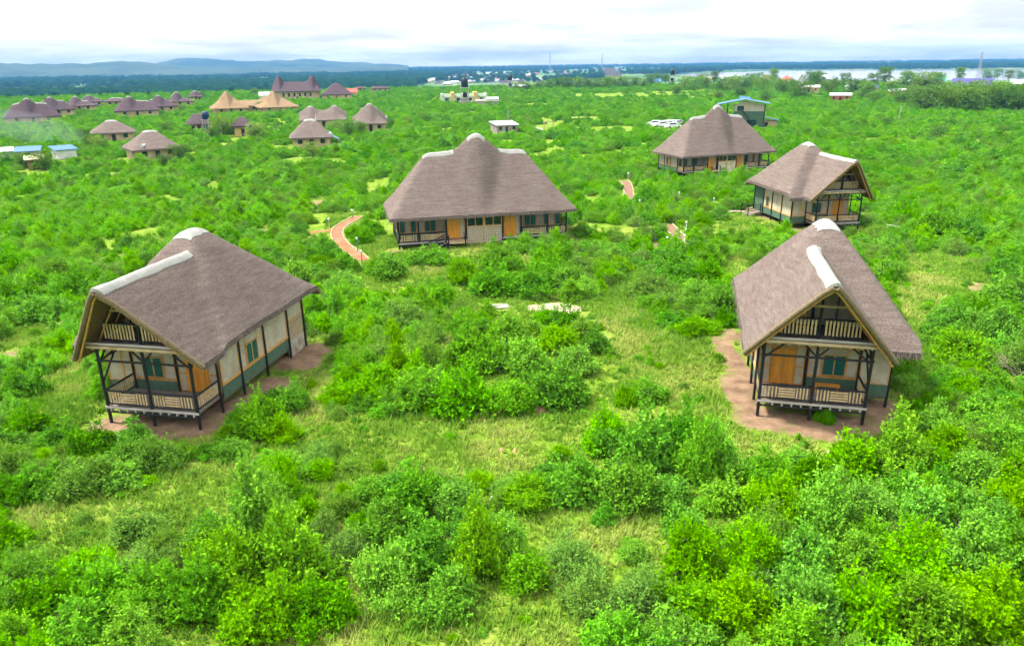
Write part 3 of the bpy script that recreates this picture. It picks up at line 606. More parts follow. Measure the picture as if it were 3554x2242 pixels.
    for x in (0, w): part('beam', MB().pole((x, 0, 3.43), (x, YV, 3.43), 0.05, n=8), M_POST, rt)
    part('beam', MB().pole((-0.15, 0, ZB-0.02), (w+0.15, 0, ZB-0.02), 0.075, n=8), M_POST, rt)
    # decks
    def deck(z, x0, x1, y0, y1, nb, mat, edge):
        d = MB(); d.box(x0, x1, y0+0.02, y1, z-0.10, z-0.045); dk = part('deck', d, M_FLOOR, rt)
        st = (y1-y0)/nb
        for k in range(nb): part('plank', MB().box(x0, x1, y0+st*k+0.008, y0+st*(k+1)-0.008, z-0.044, z-random.uniform(0, 0.006)), mat, dk)
        for k in range(11):
            x = x0+0.2+(x1-x0-0.4)*k/10; part('joist', MB().box(x-0.04, x+0.04, y0-0.10, y1, z-0.24, z-0.102), edge, dk)
        return dk
    deck(ZD, 0.0, w, 0.02, YV-0.06, 12, M_DECK, M_FASC)
    part('fascia', MB().box(-0.1, w+0.1, -0.10, -0.05, ZD-0.09, ZD+0.02), M_FASC, rt)
    part('sill_beam', MB().pole((-0.1, 0, ZD-0.3), (w+0.1, 0, ZD-0.3), 0.06, n=8), M_POST, rt)
    deck(ZB+0.25, -0.05, w+0.05, -0.30, YV-0.06, 12, M_DECK, M_LOG)
    part('fascia_log', MB().pole((-0.2, -0.34, ZB+0.13), (w+0.2, -0.34, ZB+0.13), 0.085, n=9, wob=0.01), M_LOG, rt)
    part('fascia_log', MB().pole((-0.2, -0.34, ZB+0.33), (w+0.2, -0.34, ZB+0.33), 0.065, n=9, wob=0.01), M_FASC, rt)
    # lower railing
    slat_rail(rt, 0.09, w/2-0.09, -0.01, ZD+0.15, ZD+0.86, [('v', 5), ('h', 6), ('v', 4.5)])
    slat_rail(rt, w/2+0.09, w-0.09, -0.01, ZD+0.15, ZD+0.86, [('v', 4.5), ('h', 6), ('v', 4.5)])
    slat_rail(rt, 0.1, YV-0.3, 0.0, ZD+0.15, ZD+0.86, [('v', 5)], along='y')
    slat_rail(rt, 0.1, YV-0.15, w, ZD+0.15, ZD+0.86, [('v', 5)], along='y')
    # balcony railing, gable post and ties
    slat_rail(rt, 0.55, cg-0.08, -0.02, ZB+0.45, ZB+1.32, [('v', 5)], w=0.085, gap=0.085)
    slat_rail(rt, cg+0.08, w-0.55, -0.02, ZB+0.45, ZB+1.32, [('v', 5)], w=0.085, gap=0.085)
    post((cg-0.06, 0.0, ZB+0.3), (cg-0.06, 0.0, ZA-0.45), 0.07); post((cg+0.75, 0.55, ZB+0.3), (cg+0.75, 0.55, ZA-1.45), 0.045)
    part('tie_log', MB().pole((cg-1.22, -0.1, 6.13), (cg+1.22, -0.1, 6.13), 0.065, n=8), M_LOG, rt)
    part('tie_log', MB().pole((cg-0.72, 0.4, 6.75), (cg+0.72, 0.4, 6.75), 0.055, n=8), M_LOG, rt)
    for s in (-1, 1):
        for k in range(3):
            yy_ = 0.1+k*0.75; part('rafter', MB().pole((cg+s*0.12, yy_-0.6*(1-k/3), ZA-0.55), (cg+s*(hw-0.75), yy_+0.2, ZE+0.35), 0.045, n=6), M_TRIM, rt)
    # gable wall behind the balcony (triangle)
    g = MB(); gy = YV
    g.add([(cg-2.75, gy, ZB+0.27), (cg+2.75, gy, ZB+0.27), (cg+0.05, gy, ZA-0.50), (cg-2.75, gy+.05, ZB+0.27), (cg+2.75, gy+.05, ZB+0.27), (cg+0.05, gy+.05, ZA-0.50)], [(0, 1, 2), (5, 4, 3), (0, 3, 4, 1), (1, 4, 5, 2), (2, 5, 3, 0)])
    part('gable_wall', g, M_CANV, rt)
    # chair and table shapes on the balcony are left to the bench on the veranda
    # veranda back wall
    framed(rt, 'y', YV, 0.05, 0.66, ZD+0.02, 1.95); framed(rt, 'y', YV, 0.05, 0.66, 1.95, 3.1)
    double_door(rt, YV, 0.68, 1.87, ZD+0.01, 2.98)
    framed(rt, 'y', YV, 1.89, 2.36, ZD+0.02, 1.95); framed(rt, 'y', YV, 1.89, 2.36, 1.95, 3.1)
    part('transom_panel', MB().box(0.68, 1.87, YV, YV+0.05, 2.98, 3.1), M_TRIM, rt)
    part('green_board', MB().box(2.53, w-0.06, YV-0.012, YV+0.05, ZD-0.05, 1.47), M_GREEN, rt)
    part('wall_rail', MB().box(2.53, w-0.06, YV-0.05, YV+0.05, 1.47, 1.54), M_TRIM, rt)
    framed(rt, 'y', YV, 2.53, 3.22, 1.54, 3.1); framed(rt, 'y', YV, 4.40, w-0.06, 1.54, 3.1)
    shutter_window(rt, 'y', YV, 3.22, 4.40, 1.60, 2.80); part('wall_panel', MB().box(3.22, 4.40, YV, YV+0.05, 2.80, 3.1), M_CANV, rt)
    for a, b in ((0.05, 1.2), (1.2, 2.36), (2.53, 3.75), (3.75, w-0.06)): framed(rt, 'y', YV, a, b, 3.1, ZB-0.1)
    # wing front wall
    part('green_board', MB().box(w+0.06, w+WO-0.02, YV-0.012, YV+0.05, 0.62, 1.32), M_GREEN, rt)
    framed(rt, 'y', YV, w+0.06, w+0.62, 1.32, ZE+0.1); framed(rt, 'y', YV, w+0.62, w+WO-0.02, 1.32, ZE+0.1)
    # flush side wall x = 0
    ys_ = [YV]+SIDE[1:]
    for a, b in zip(ys_[:-1], ys_[1:]):
        part('green_board', MB().box(-0.012, 0.05, a+0.07, b-0.07, 0.62, 1.33), M_GREEN, rt)
        part('wall_rail', MB().box(-0.05, 0.05, a+0.07, b-0.07, 1.33, 1.40), M_TRIM, rt)
        if abs(a-4.2) < .1:
            framed(rt, 'x', 0, a+0.07, 4.90, 1.40, ZE+0.25); framed(rt, 'x', 0, 6.12, b-0.07, 1.40, ZE+0.25)
            shutter_window(rt, 'x', 0, 4.90, 6.12, 1.45, 2.68); part('wall_panel', MB().box(0, 0.05, 4.90, 6.12, 2.68, ZE+0.25), M_CANV, rt)
        else: framed(rt, 'x', 0, a+0.07, b-0.07, 1.40, ZE+0.25)
    framed(rt, 'x', 0, 9.8, 11.68, 2.30, ZE+0.25)
    part('plaster_base', MB().box(-0.03, 0.14, 9.82, 11.68, -0.35, 1.0), M_PLAS, rt)
    brick_wall(rt, 'x', 0.0, 9.82, 11.68, 1.0, 2.28, 0.34, 0.15, M_STONE, -1, 'stone')
    # wing side wall
    xw = w+WO-0.05
    for a, b in zip(WING[:-1], WING[1:]):
        last = b > 11; part('green_board', MB().box(xw, xw+0.062, a+0.07, b-0.07, 0.5, 3.5 if last else 1.25), M_GREEN, rt)
        if last: continue
        part('wall_rail', MB().box(xw, xw+0.10, a+0.07, b-0.07, 1.25, 1.32), M_TRIM, rt)
        if a > 7:
            framed(rt, 'x', xw, a+0.07, 7.9, 1.32, ZE, dirn=1); framed(rt, 'x', xw, 8.65, b-0.07, 1.32, ZE, dirn=1)
            shutter_window(rt, 'x', xw, 7.9, 8.65, 1.40, 2.6, 1, dirn=1); part('wall_panel', MB().box(xw, xw+.05, 7.9, 8.65, 2.6, ZE), M_CANV, rt)
        else: framed(rt, 'x', xw, a+0.07, b-0.07, 1.32, ZE, dirn=1)
    part('back_wall', MB().box(0.06, xw-0.01, LL-0.06, LL, 0.5, ZE+0.2), M_CANV, rt)
    part('floor', MB().box(0.06, xw-0.01, YV+0.06, LL-0.07, 0.48, 0.62), M_FLOOR, rt)
    part('ceiling', MB().box(0.06, w-0.06, YV+0.06, LL-0.8, ZB+0.05, ZB+0.2), M_FLOOR, rt)
    for x in (0.9, 2.5, 4.2): 
        for y in (3.6, 6.5, 9.2): post((x, y, -0.35), (x, y, 0.5), 0.08)
    MIR = False
    return rt
def bench(key, mir, lx, ly, z, label, ln=1.25):
    X0, Y0, yaw, z0 = HOUSE[key]; x, y = hcent(key, lx, ly, mir)
    b = empty('bench', (x, y, z0+z), yaw); tag(b, label, 'bench')
    part('seat', MB().box(-ln/2, ln/2, -0.18, 0.18, 0.40, 0.45), M_DOOR, b)
    for sx in (-1, 1):
        for sy in (-1, 1): part('leg', MB().box(sx*(ln/2-0.1)-0.03, sx*(ln/2-0.1)+0.03, sy*0.12-0.03, sy*0.12+0.03, 0, 0.40), M_DOOR, b)
cottage('L', True, 'gabled thatched stilt cottage on the left with a stone corner bay', 8.95, 3)
cottage('R', False, 'gabled thatched stilt cottage at right front facing the clearing', 9.32, 5)
cottage('U', True, 'gabled thatched stilt cottage at upper right behind another gabled cottage', 9.15, 8)
bench('R', False, 3.45, 1.55, ZD, 'orange wooden bench on the veranda of the right front cottage')
# chair on the upper balcony of the right cottage
x_, y_ = hcent('R', 1.75, 0.75)
ch = empty('chair', (x_, y_, HOUSE['R'][3]+ZB+0.25), HOUSE['R'][2]); tag(ch, 'honey coloured wooden chair behind the balcony slats of the right front cottage', 'chair')
part('seat', MB().box(-0.24, 0.24, -0.22, 0.22, 0.42, 0.47), M_TRIM, ch)
for sx in (-1, 1):
    for sy in (-1, 1): part('leg', MB().box(sx*0.2-0.025, sx*0.2+0.025, sy*0.18-0.025, sy*0.18+0.025, 0, 0.42), M_TRIM, ch)
    part('back_post', MB().box(sx*0.2-0.025, sx*0.2+0.025, 0.16, 0.21, 0.47, 1.25), M_TRIM, ch)
for z in (0.75, 0.95, 1.15): part('back_slat', MB().box(-0.175, 0.175, 0.17, 0.20, z, z+0.1), M_TRIM, ch)

# stair at the back of the upper right cottage
MIR = False
X0, Y0, yaw, z0 = HOUSE['U']; sx_, sy_ = hcent('U', W_+WO+0.1, 10.6, True)
st = empty('stair', (sx_, sy_, z0), yaw); tag(st, 'short wooden stair with black rails beside the upper right cottage', 'stair')
for k in range(5): part('tread', MB().box(-0.32*(k+1), -0.32*k, -0.9, 0.9, 0.5-0.12*k-0.06, 0.5-0.12*k), M_DECK, st)
for y in (-0.95, 0.95):
    for x in (-0.05, -1.6): part('post', MB().pole((x, y, -0.5), (x, y, 1.55 if x > -1 else 1.25), 0.06), M_POST, st)
    for dz in (0.55, 0.85, 1.12): part('rail', MB().pole((-0.05, y, 0.3+dz), (-1.6, y, dz), 0.04), M_POST, st)

# ------------------------------------------------------------------ hipped double cottage
def hip_roof(rt, L, D, o, ze, zr, xr1, xr2, peaks, zp, mat, seed, nx=90, ny=46, th=0.28, cap_low=True, caps=True, pk_half=0.5, pk_slope=0.85, fr=True):
    y0, y1 = -o, D+o; yc = D/2; hy = D/2+o
    def zf(x, y):
        s = (zr-ze)*(1-np.abs(y-yc)/hy); e0 = (zr-ze)*(x+o)/(xr1+o); e1 = (zr-ze)*(L+o-x)/(L+o-xr2)
        kk = 0.02+0.5*np.clip(np.minimum(np.minimum(s, e0), e1)/1.3, 0, 1); z = ze+smin(smin(s, e0, kk), e1, kk)
        for px_ in peaks:
            ax = np.sqrt((x-px_)**2+(pk_half*1.2)**2)-pk_half*1.2; z2 = zp-pk_slope*1.12*ax-(zp-ze)*(np.sqrt((y-yc)**2+0.12)-0.346)/(math.sqrt(hy*hy+0.12)-0.346)-0.35*np.clip(np.abs(y-yc)/hy, 0, 1)**3
            z = smax(z, z2, 0.30)
        return z-0.02+(fbm(x*1.1+seed, y*1.1, seed, 3)-0.5)*0.10+(fbm(x*6+seed, y*6, seed+3, 2)-0.5)*0.03
    xx = np.linspace(-o, L+o, nx); yy = np.linspace(y0, y1, ny); XX, YY = np.meshgrid(xx, yy, indexing='ij'); P = np.stack([XX, YY, zf(XX, YY)], -1)
    # eave corners are rounded in plan
    mb = MB(); mb.grid(P, th); roof = part('roof', mb, mat, rt)
    if fr:
        fb = MB(); fringe(fb, [tuple(P[i, 0]) for i in range(0, nx, 6)], (0, -1, 0)); fringe(fb, [tuple(P[0, j]) for j in range(0, ny, 6)], (-1, 0, 0)); fringe(fb, [tuple(P[-1, j]) for j in range(0, ny, 6)], (1, 0, 0))
        q = part('thatch_fringe', fb, mat, roof); q['kind'] = 'stuff'
    def cap(x0, x1, hyc, lift=0.07, nn=16, mm=9):
        Q = np.zeros((nn, mm, 3))
        for i in range(nn):
            for j in range(mm):
                u = j/(mm-1)*2-1; v = i/(nn-1); x = x0+(x1-x0)*v; y = yc+u*hyc*(1+0.18*(2*float(vnoise(v*5, u*1.3, seed+4))-1))
                Q[i, j] = (x, y, float(zf(np.array(x), np.array(y)))+lift*(1-0.5*abs(u)**4))
        c = MB(); c.grid(Q, 0.15); part('ridge_cap', c, M_CAP, roof)
    if caps:
        for px_ in peaks: cap(px_-0.95*pk_half-0.4, px_+0.95*pk_half+0.4, 0.42, 0.06)
        if cap_low:
            pk = [p for p in peaks]; lo = xr1-0.15; hi = xr2+0.15
            if len(pk) == 1: cap(lo, pk[0]-2.3, 0.30); cap(pk[0]+2.3, hi, 0.30)
            elif not pk: cap(lo, hi, 0.45)
    return roof
def double_cottage(key, p, label, seed, bricks):
    X0, Y0, yaw, z0 = HOUSE[key]; L, D, o, ze, zr, xr1, xr2, zp, zd = p
    random.seed(seed)
    rt = empty('thatched_cottage', (X0, Y0, z0), yaw); tag(rt, label, 'cottage', 'thatched cottages on stilts')
    hip_roof(rt, L, D, o, ze, zr, xr1, xr2, [L/2], zp, M_TH, seed)
    k = L/16.9; px = [v*k for v in (0, 1.93, 4.67, 6.63, 8.42, 10.3, 12.2, 14.95, 16.9)]; YB = 1.8; zt = ze-0.1
    def post(a, b, r=0.085): return part('post', MB().pole(a, b, r, n=8), M_POST, rt)
    for x in px:
        if abs(x-px[4]) < 0.1: continue
        post((x, 0, -0.5), (x, 0, ze+0.45))
    for y in (YB, 3.9, 5.6, D):
        for x in (0.0, L): post((x, y, -0.5), (x, y, ze+0.3), 0.07)
    part('beam', MB().pole((-0.1, 0, ze-0.02), (L+0.1, 0, ze-0.02), 0.08, n=8), M_POST, rt)
    # decks, railings
    for a, b in ((0, px[3]), (px[5], L)):
        d = part('deck', MB().box(a, b, 0.0, YB, zd-0.14, zd-0.05), M_FLOOR, rt)
        for q in range(9): part('plank', MB().box(a, b, 0.0+q*0.2+0.006, q*0.2+0.194, zd-0.049, zd), M_DECK, d)
        part('fascia', MB().box(a-0.05, b+0.05, -0.09, -0.04, zd-0.12, zd), M_FASC, rt)
        part('sill_beam', MB().pole((a-0.05, 0, zd-0.3), (b+0.05, 0, zd-0.3), 0.08, n=8), M_POST, rt)
    for a, b in ((px[0], px[1]), (px[1], px[2]), (px[6], px[7]), (px[7], px[8])):
        slat_rail(rt, a+0.09, b-0.09, -0.02, zd+0.10, zd+0.84, [('v', 4), ('h', 5.5), ('v', 4)], w=0.10, gap=0.075)
    slat_rail(rt, 0.1, YB-0.1, L, zd+0.10, zd+0.84, [('v', 4)], along='y'); slat_rail(rt, 0.1, YB-0.1, 0, zd+0.10, zd+0.84, [('v', 4)], along='y')
    # veranda back walls with windows and doors
    z1 = zd+0.55; z2 = ze-0.02
    def run(cells):
        for a, b, kind in cells:
            a *= k; b *= k
            if kind == 'p':
                framed(rt, 'y', YB, a, b, z1, z2); part('green_board', MB().box(a, b, YB-0.012, YB+0.05, zd, z1), M_GREEN, rt)
            elif kind[0] == 'w':
                shutter_window(rt, 'y', YB, a, b, z1+0.04, z1+1.34, int(kind[1])); part('wall_panel', MB().box(a, b, YB, YB+.05, z1+1.34, z2), M_CANV, rt)
                part('green_board', MB().box(a, b, YB-0.012, YB+0.05, zd, z1+0.04), M_GREEN, rt)
    run([(0.05, 0.2, 'p'), (0.2, 0.8, 'w1'), (0.8, 1.3, 'p'), (1.3, 1.9, 'w1'), (1.9, 2.7, 'p'), (2.7, 3.85, 'w2'), (3.85, 4.75, 'p')])
    run([(12.1, 12.95, 'p'), (12.95, 14.2, 'w2'), (14.2, 15.0, 'p'), (15.0, 15.55, 'w1'), (15.55, 16.2, 'p'), (16.2, 16.82, 'w1')])
    for a, b, c in ((4.78, 6.02, 6.55), (10.45, 11.7, 12.1)):
        double_door(rt, 0.28, a*k, b*k, zd, zd+2.15); part('transom_panel', MB().box(a*k, b*k, 0.25, 0.31, zd+2.15, ze+0.1), M_TRIM, rt)
        framed(rt, 'y', 0.30, b*k, c*k, zd, ze)
        part('return_wall', MB().box((a-0.04)*k if a < 8 else (c-0.02)*k, (a)*k if a < 8 else (c+0.02)*k, 0.36, YB, zd, ze), M_CANV, rt)
    # central brick bay with high windows
    for a, b in ((px[3]+0.09, px[4]-0.05), (px[4]+0.05, px[5]-0.09)):
        zb2 = zd+1.25
        if bricks: brick_wall(rt, 'y', 0.02, a, b, -0.15, zb2)
        else: part('brick_face', MB().box(a, b, 0.02, 0.14, -0.4, zb2), M_BRICK, rt)
        f = MB(); s = 0.07
        for (p0, p1, q0, q1) in ((a, b, zb2, zb2+s), (a, b, zb2+0.86, zb2+0.86+s), (a, a+s, zb2+s, zb2+0.86), (b-s, b, zb2+s, zb2+0.86), ((a+b)/2-s/2, (a+b)/2+s/2, zb2+s, zb2+0.86)): f.box(p0, p1, -0.03, 0.10, q0, q1)
        wn = part('window', f, M_TRIM, rt); mid = (a+b)/2
        for p0, p1 in ((a+s, mid-s/2), (mid+s/2, b-s)): part('pane', MB().box(p0, p1, 0.03, 0.05, zb2+s, zb2+0.86), M_DARKGLASS, wn)
        part('lintel', MB().box(a, b, 0.0, 0.1, zb2+0.86+s, ze+0.3), M_POST, rt)
    part('pillar', MB().box(px[4]-0.05, px[4]+0.05, -0.05, 0.14, -0.4, ze+0.2), M_LOG, rt)
    # side and back walls
    for x, dr in ((0.02, -1), (L-0.07, 1)):
        cells = [(YB+0.08, 3.83), (3.97, 5.53), (5.67, D-0.08)]
        for i, (a, b) in enumerate(cells):
            if dr < 0: part('green_board', MB().box(x-0.012, x+0.05, a, b, zd-0.1, zd+0.52), M_GREEN, rt)
            else: part('green_board', MB().box(x, x+0.062, a, b, zd-0.1, zd+0.52), M_GREEN, rt)
            if i == 1:
                framed(rt, 'x', x, a, 4.42, zd+0.52, ze+0.1, dirn=dr); framed(rt, 'x', x, 4.98, b, zd+0.52, ze+0.1, dirn=dr); shutter_window(rt, 'x', x, 4.42, 4.98, zd+0.56, zd+1.85, 1, dirn=dr)
                part('wall_panel', MB().box(x, x+0.05, 4.42, 4.98, zd+1.85, ze+0.1), M_CANV, rt)
            else: framed(rt, 'x', x, a, b, zd+0.52, ze+0.1, dirn=dr)
    part('back_wall', MB().box(0.05, L-0.05, D-0.06, D, zd-0.1, ze+0.1), M_CANV, rt)
    part('floor', MB().box(0.08, L-0.08, YB+0.06, D-0.07, zd-0.16, zd-0.02), M_FLOOR, rt)
    part('ceiling', MB().box(0.08, L-0.08, 0.3, D-0.07, ze+0.12, ze+0.2), M_FLOOR, rt)
    # landing and stair in front of the left door
    part('landing', MB().box(px[2]-0.05, px[3]-0.1, -1.15, -0.11, zd-0.12, zd), M_LOG, rt)
    for x in (px[2], px[3]-0.3):
        post((x, -1.15, -0.6), (x, -1.15, zd+0.75), 0.07)
    for dz in (0.35, 0.7): part('rail', MB().pole((px[3]-0.3, -1.15, zd+dz), (px[3]-0.3, -0.1, zd+dz), 0.045), M_POST, rt)
    part('rail', MB().pole((px[2], -1.15, zd+0.42), (px[3]-0.3, -1.15, zd+0.42), 0.04), M_POST, rt)
    for q in range(5):
        xq = px[2]-0.1-0.33*q; part('tread', MB().box(xq-0.30, xq, -1.1, -0.15, zd-0.14*(q+1)-0.05, zd-0.14*(q+1)), M_DECK, rt)
    for y in (-1.15, -0.12):
        part('stringer', MB().beam((px[2], y, zd-0.02), (px[2]-1.85, y, zd-0.9), 0.05, 0.16), M_POST, rt)
        part('rail', MB().pole((px[2], y, zd+0.7), (px[2]-1.85, y, zd-0.1), 0.045), M_POST, rt); post((px[2]-1.85, y, -0.8), (px[2]-1.85, y, zd-0.08), 0.05)
    return rt
double_cottage('C', (16.88, 7.32, 0.86, 3.19, 8.75, 3.18, 13.44, 10.42, 0.60), 'long hipped thatched cottage in the middle with a cream brick centre bay', 21, True)
double_cottage('F', (16.22, 7.37, 0.87, 3.41, 8.98, 3.15, 12.87, 10.62, 0.90), 'long hipped thatched cottage at upper right beside the blue-roofed tower', 23, False)

# ------------------------------------------------------------------ bushes
def rdir(n, up=0.0):
    v = RNG.normal(size=(n, 3)); v[:, 2] += up; return v/np.linalg.norm(v, axis=1)[:, None]
def leaf_quads(pos, axis, nrm, ln, wd):
    """diamond leaves: pos (n,3) base, axis direction, nrm face normal"""
    side = np.cross(axis, nrm); side /= (np.linalg.norm(side, axis=1)[:, None]+1e-9); n = len(pos)
    ln = ln[:, None]; wd = wd[:, None]; up = np.cross(side, axis)
    v = np.stack([pos, pos+axis*ln*0.5+side*wd*0.5+up*wd*0.12, pos+axis*ln, pos+axis*ln*0.5-side*wd*0.5+up*wd*0.12], 1)
    return v.reshape(-1, 3), np.arange(n*4).reshape(n, 4)
def foliage_mesh(name, mat, clumps, n_sprig, per, leaf, sprig_len, up, spread=0.9, droop=0.0):
    """sprigs of leaves that stand on the skin and through the volume of clumps (cx,cy,cz,rx,rz)"""
    c = np.array(clumps); wts = c[:, 3]**1.7; pick = RNG.choice(len(c), n_sprig, p=wts/wts.sum())
    d = rdir(n_sprig, 0.45); rad = RNG.uniform(0.3, 1.0, n_sprig)**0.45
    base = c[pick, :3]+d*np.stack([c[pick, 3], c[pick, 3], c[pick, 4]], 1)*rad[:, None]
    ax = d*spread+rdir(n_sprig)*0.55; ax[:, 2] += up; ax /= np.linalg.norm(ax, axis=1)[:, None]
    sl = sprig_len*RNG.uniform(0.5, 1.35, n_sprig)
    tt = (np.arange(per)+0.5)/per
    pos = (base[:, None, :]+ax[:, None, :]*(sl[:, None]*tt[None])[:, :, None]).reshape(-1, 3); n = len(pos)
    la = np.repeat(ax, per, 0)*0.55+rdir(n)*0.85; la[:, 2] -= droop; la /= np.linalg.norm(la, axis=1)[:, None]
    nr = rdir(n, 1.1); L = leaf*RNG.uniform(0.65, 1.35, n)
    pos[:, 2] = np.maximum(pos[:, 2], 0.04)
    v, f = leaf_quads(pos, la, nr, L, L*0.62)
    tone = np.clip(np.repeat(RNG.uniform(0.1, 0.75, len(c))[pick], per)*0.5+np.repeat(RNG.uniform(0, 1, n_sprig), per)*0.3+RNG.uniform(0, 1, n)*0.35, 0, 1)
    return fast_mesh(name, v, f, mat, {'lv': ('FACE', tone)})
def stems_mesh(name, clumps, mat, r=0.028):
    mb = MB()
    for c in clumps[:10]:
        b = Vector((c[0]*0.18+random.uniform(-.08, .08), c[1]*0.18+random.uniform(-.08, .08), -0.1)); m_ = Vector((c[0]*0.55, c[1]*0.55, c[2]*0.6)); e = Vector((c[0], c[1], c[2]+c[4]*0.5))
        mb.pole(b, m_, r, r*0.7, 5, caps=False); mb.pole(m_, e, r*0.7, r*0.3, 5, caps=False)
    for k in range(9):      # bare twigs that stand out of the leaves
        c = random.choice(clumps); b = Vector((c[0]*0.8, c[1]*0.8, c[2])); d = Vector((c[0]*0.5+random.uniform(-.3, .3), c[1]*0.5+random.uniform(-.3, .3), random.uniform(0.15, 0.5))); mb.pole(b, b+d*0.9, 0.011, 0.004, 4, caps=False); mb.pole(b+d*0.5, b+d*0.75+Vector((random.uniform(-.15, .15), random.uniform(-.15, .15), .12)), 0.007, 0.003, 4, caps=False)
    return mb.mesh(name, mat)
def bush_clumps(n, rad, h, flat=1.0, tall=0.0):
    """uneven bush: a few lobes of different height, small clumps round each, a ragged skirt and some upright shoots"""
    out_ = []; lobes = []
    for k in range(random.randint(3, 5)):
        a = random.uniform(0, 2*math.pi); q = random.uniform(0.1, 0.62)*rad; lobes.append((q*math.cos(a), q*math.sin(a), h*random.uniform(0.55, 1.05), rad*random.uniform(0.34, 0.55)))
    for k in range(int(n*1.5)):
        lx, ly, lh, lr = random.choice(lobes); a = random.uniform(0, 2*math.pi); q = math.sqrt(random.random())*lr; r = random.uniform(0.15, 0.30)*rad
        hh = lh*(1-0.6*(q/lr)**2)*random.uniform(0.5, 1.0); out_.append((lx+q*math.cos(a), ly+q*math.sin(a), max(hh-r*0.5, r*0.6), r, r*random.uniform(0.7, 1.0)))
    for k in range(int(n*0.5)):
        a = random.uniform(0, 2*math.pi); q = random.uniform(0.55, 1.02)*rad; r = random.uniform(0.12, 0.22)*rad; out_.append((q*math.cos(a), q*math.sin(a), r*random.uniform(0.5, 1.6), r, r*0.9))
    for k in range(int(4+tall*14)):
        lx, ly, lh, lr = random.choice(lobes); r = random.uniform(0.07, 0.12)*rad; out_.append((lx+random.uniform(-.5, .5)*lr, ly+random.uniform(-.5, .5)*lr, lh*random.uniform(0.95, 1.2), r, r*random.uniform(1.6, 2.6)))
    return out_
KINDS = [  # leaf material, look, clumps, radius, height, sprigs, leaves per sprig, leaf size, sprig length, up
 (0, 'bright green leafy', 17, 1.0, 1.00, 1437, 9, 0.088, 0.26, 0.55), (0, 'bright green round', 20, 1.0, 1.10, 1437, 9, 0.084, 0.22, 0.4),
 (1, 'lime green upright', 14, 0.95, 1.20, 1312, 10, 0.082, 0.34, 0.9), (1, 'pale lime feathery', 16, 1.0, 1.05, 1375, 10, 0.074, 0.36, 0.7),
 (2, 'grey-green thorny', 18, 1.0, 0.95, 1562, 9, 0.060, 0.30, 0.5), (2, 'olive fine-leaved', 17, 1.0, 0.90, 1562, 9, 0.062, 0.28, 0.35),
 (3, 'deep green dense', 18, 1.0, 1.10, 1437, 9, 0.088, 0.22, 0.35), (3, 'dark glossy green', 16, 0.95, 1.15, 1375, 9, 0.094, 0.25, 0.5),
 (4, 'mid green spreading', 19, 1.1, 0.85, 1500, 9, 0.078, 0.25, 0.4), (4, 'mid green tangled', 18, 1.05, 0.95, 1437, 9, 0.080, 0.32, 0.6)]
BUSHME = []
for k, (mi, look, nc, rad, h, ns, per, leaf, sl, up) in enumerate(KINDS):
    random.seed(100+k); cl = bush_clumps(nc, rad*0.86, h, 1.0, 0.3 if mi == 1 else 0.0)
    BUSHME.append((foliage_mesh('foliage', LEAF[mi], cl, ns, per, leaf, sl, up), stems_mesh('stems', cl, M_STEM), look))

# where bushes stand
FOOT = []
def footprint(key, x0, x1, y0, y1, mir): FOOT.append((HOUSE[key], x0, x1, y0, y1, mir))
footprint('L', -1.3, 7.2, -1.6, 13, True); footprint('R', -1.6, 7.6, -1.6, 13, False); footprint('U', -0.6, 8.6, -1.0, 13, True); footprint('C', -0.9, 17.8, -1.2, 8.6, False); footprint('F', -0.9, 17, -1.0, 8.6, False)
def blocked(x, y, r):
    for (X0, Y0, a, _), x0, x1, y0, y1, mir in FOOT:
        dx, dy = x-X0, y-Y0; lx = dx*math.cos(a)+dy*math.sin(a); ly = -dx*math.sin(a)+dy*math.cos(a); lx = -lx if mir else lx
        if x0-r*0.6 < lx < x1+r*0.6 and y0-r*0.6 < ly < y1+r*0.6: return True
    return False
BUSH = []     # x, y, radius, height factor, kind
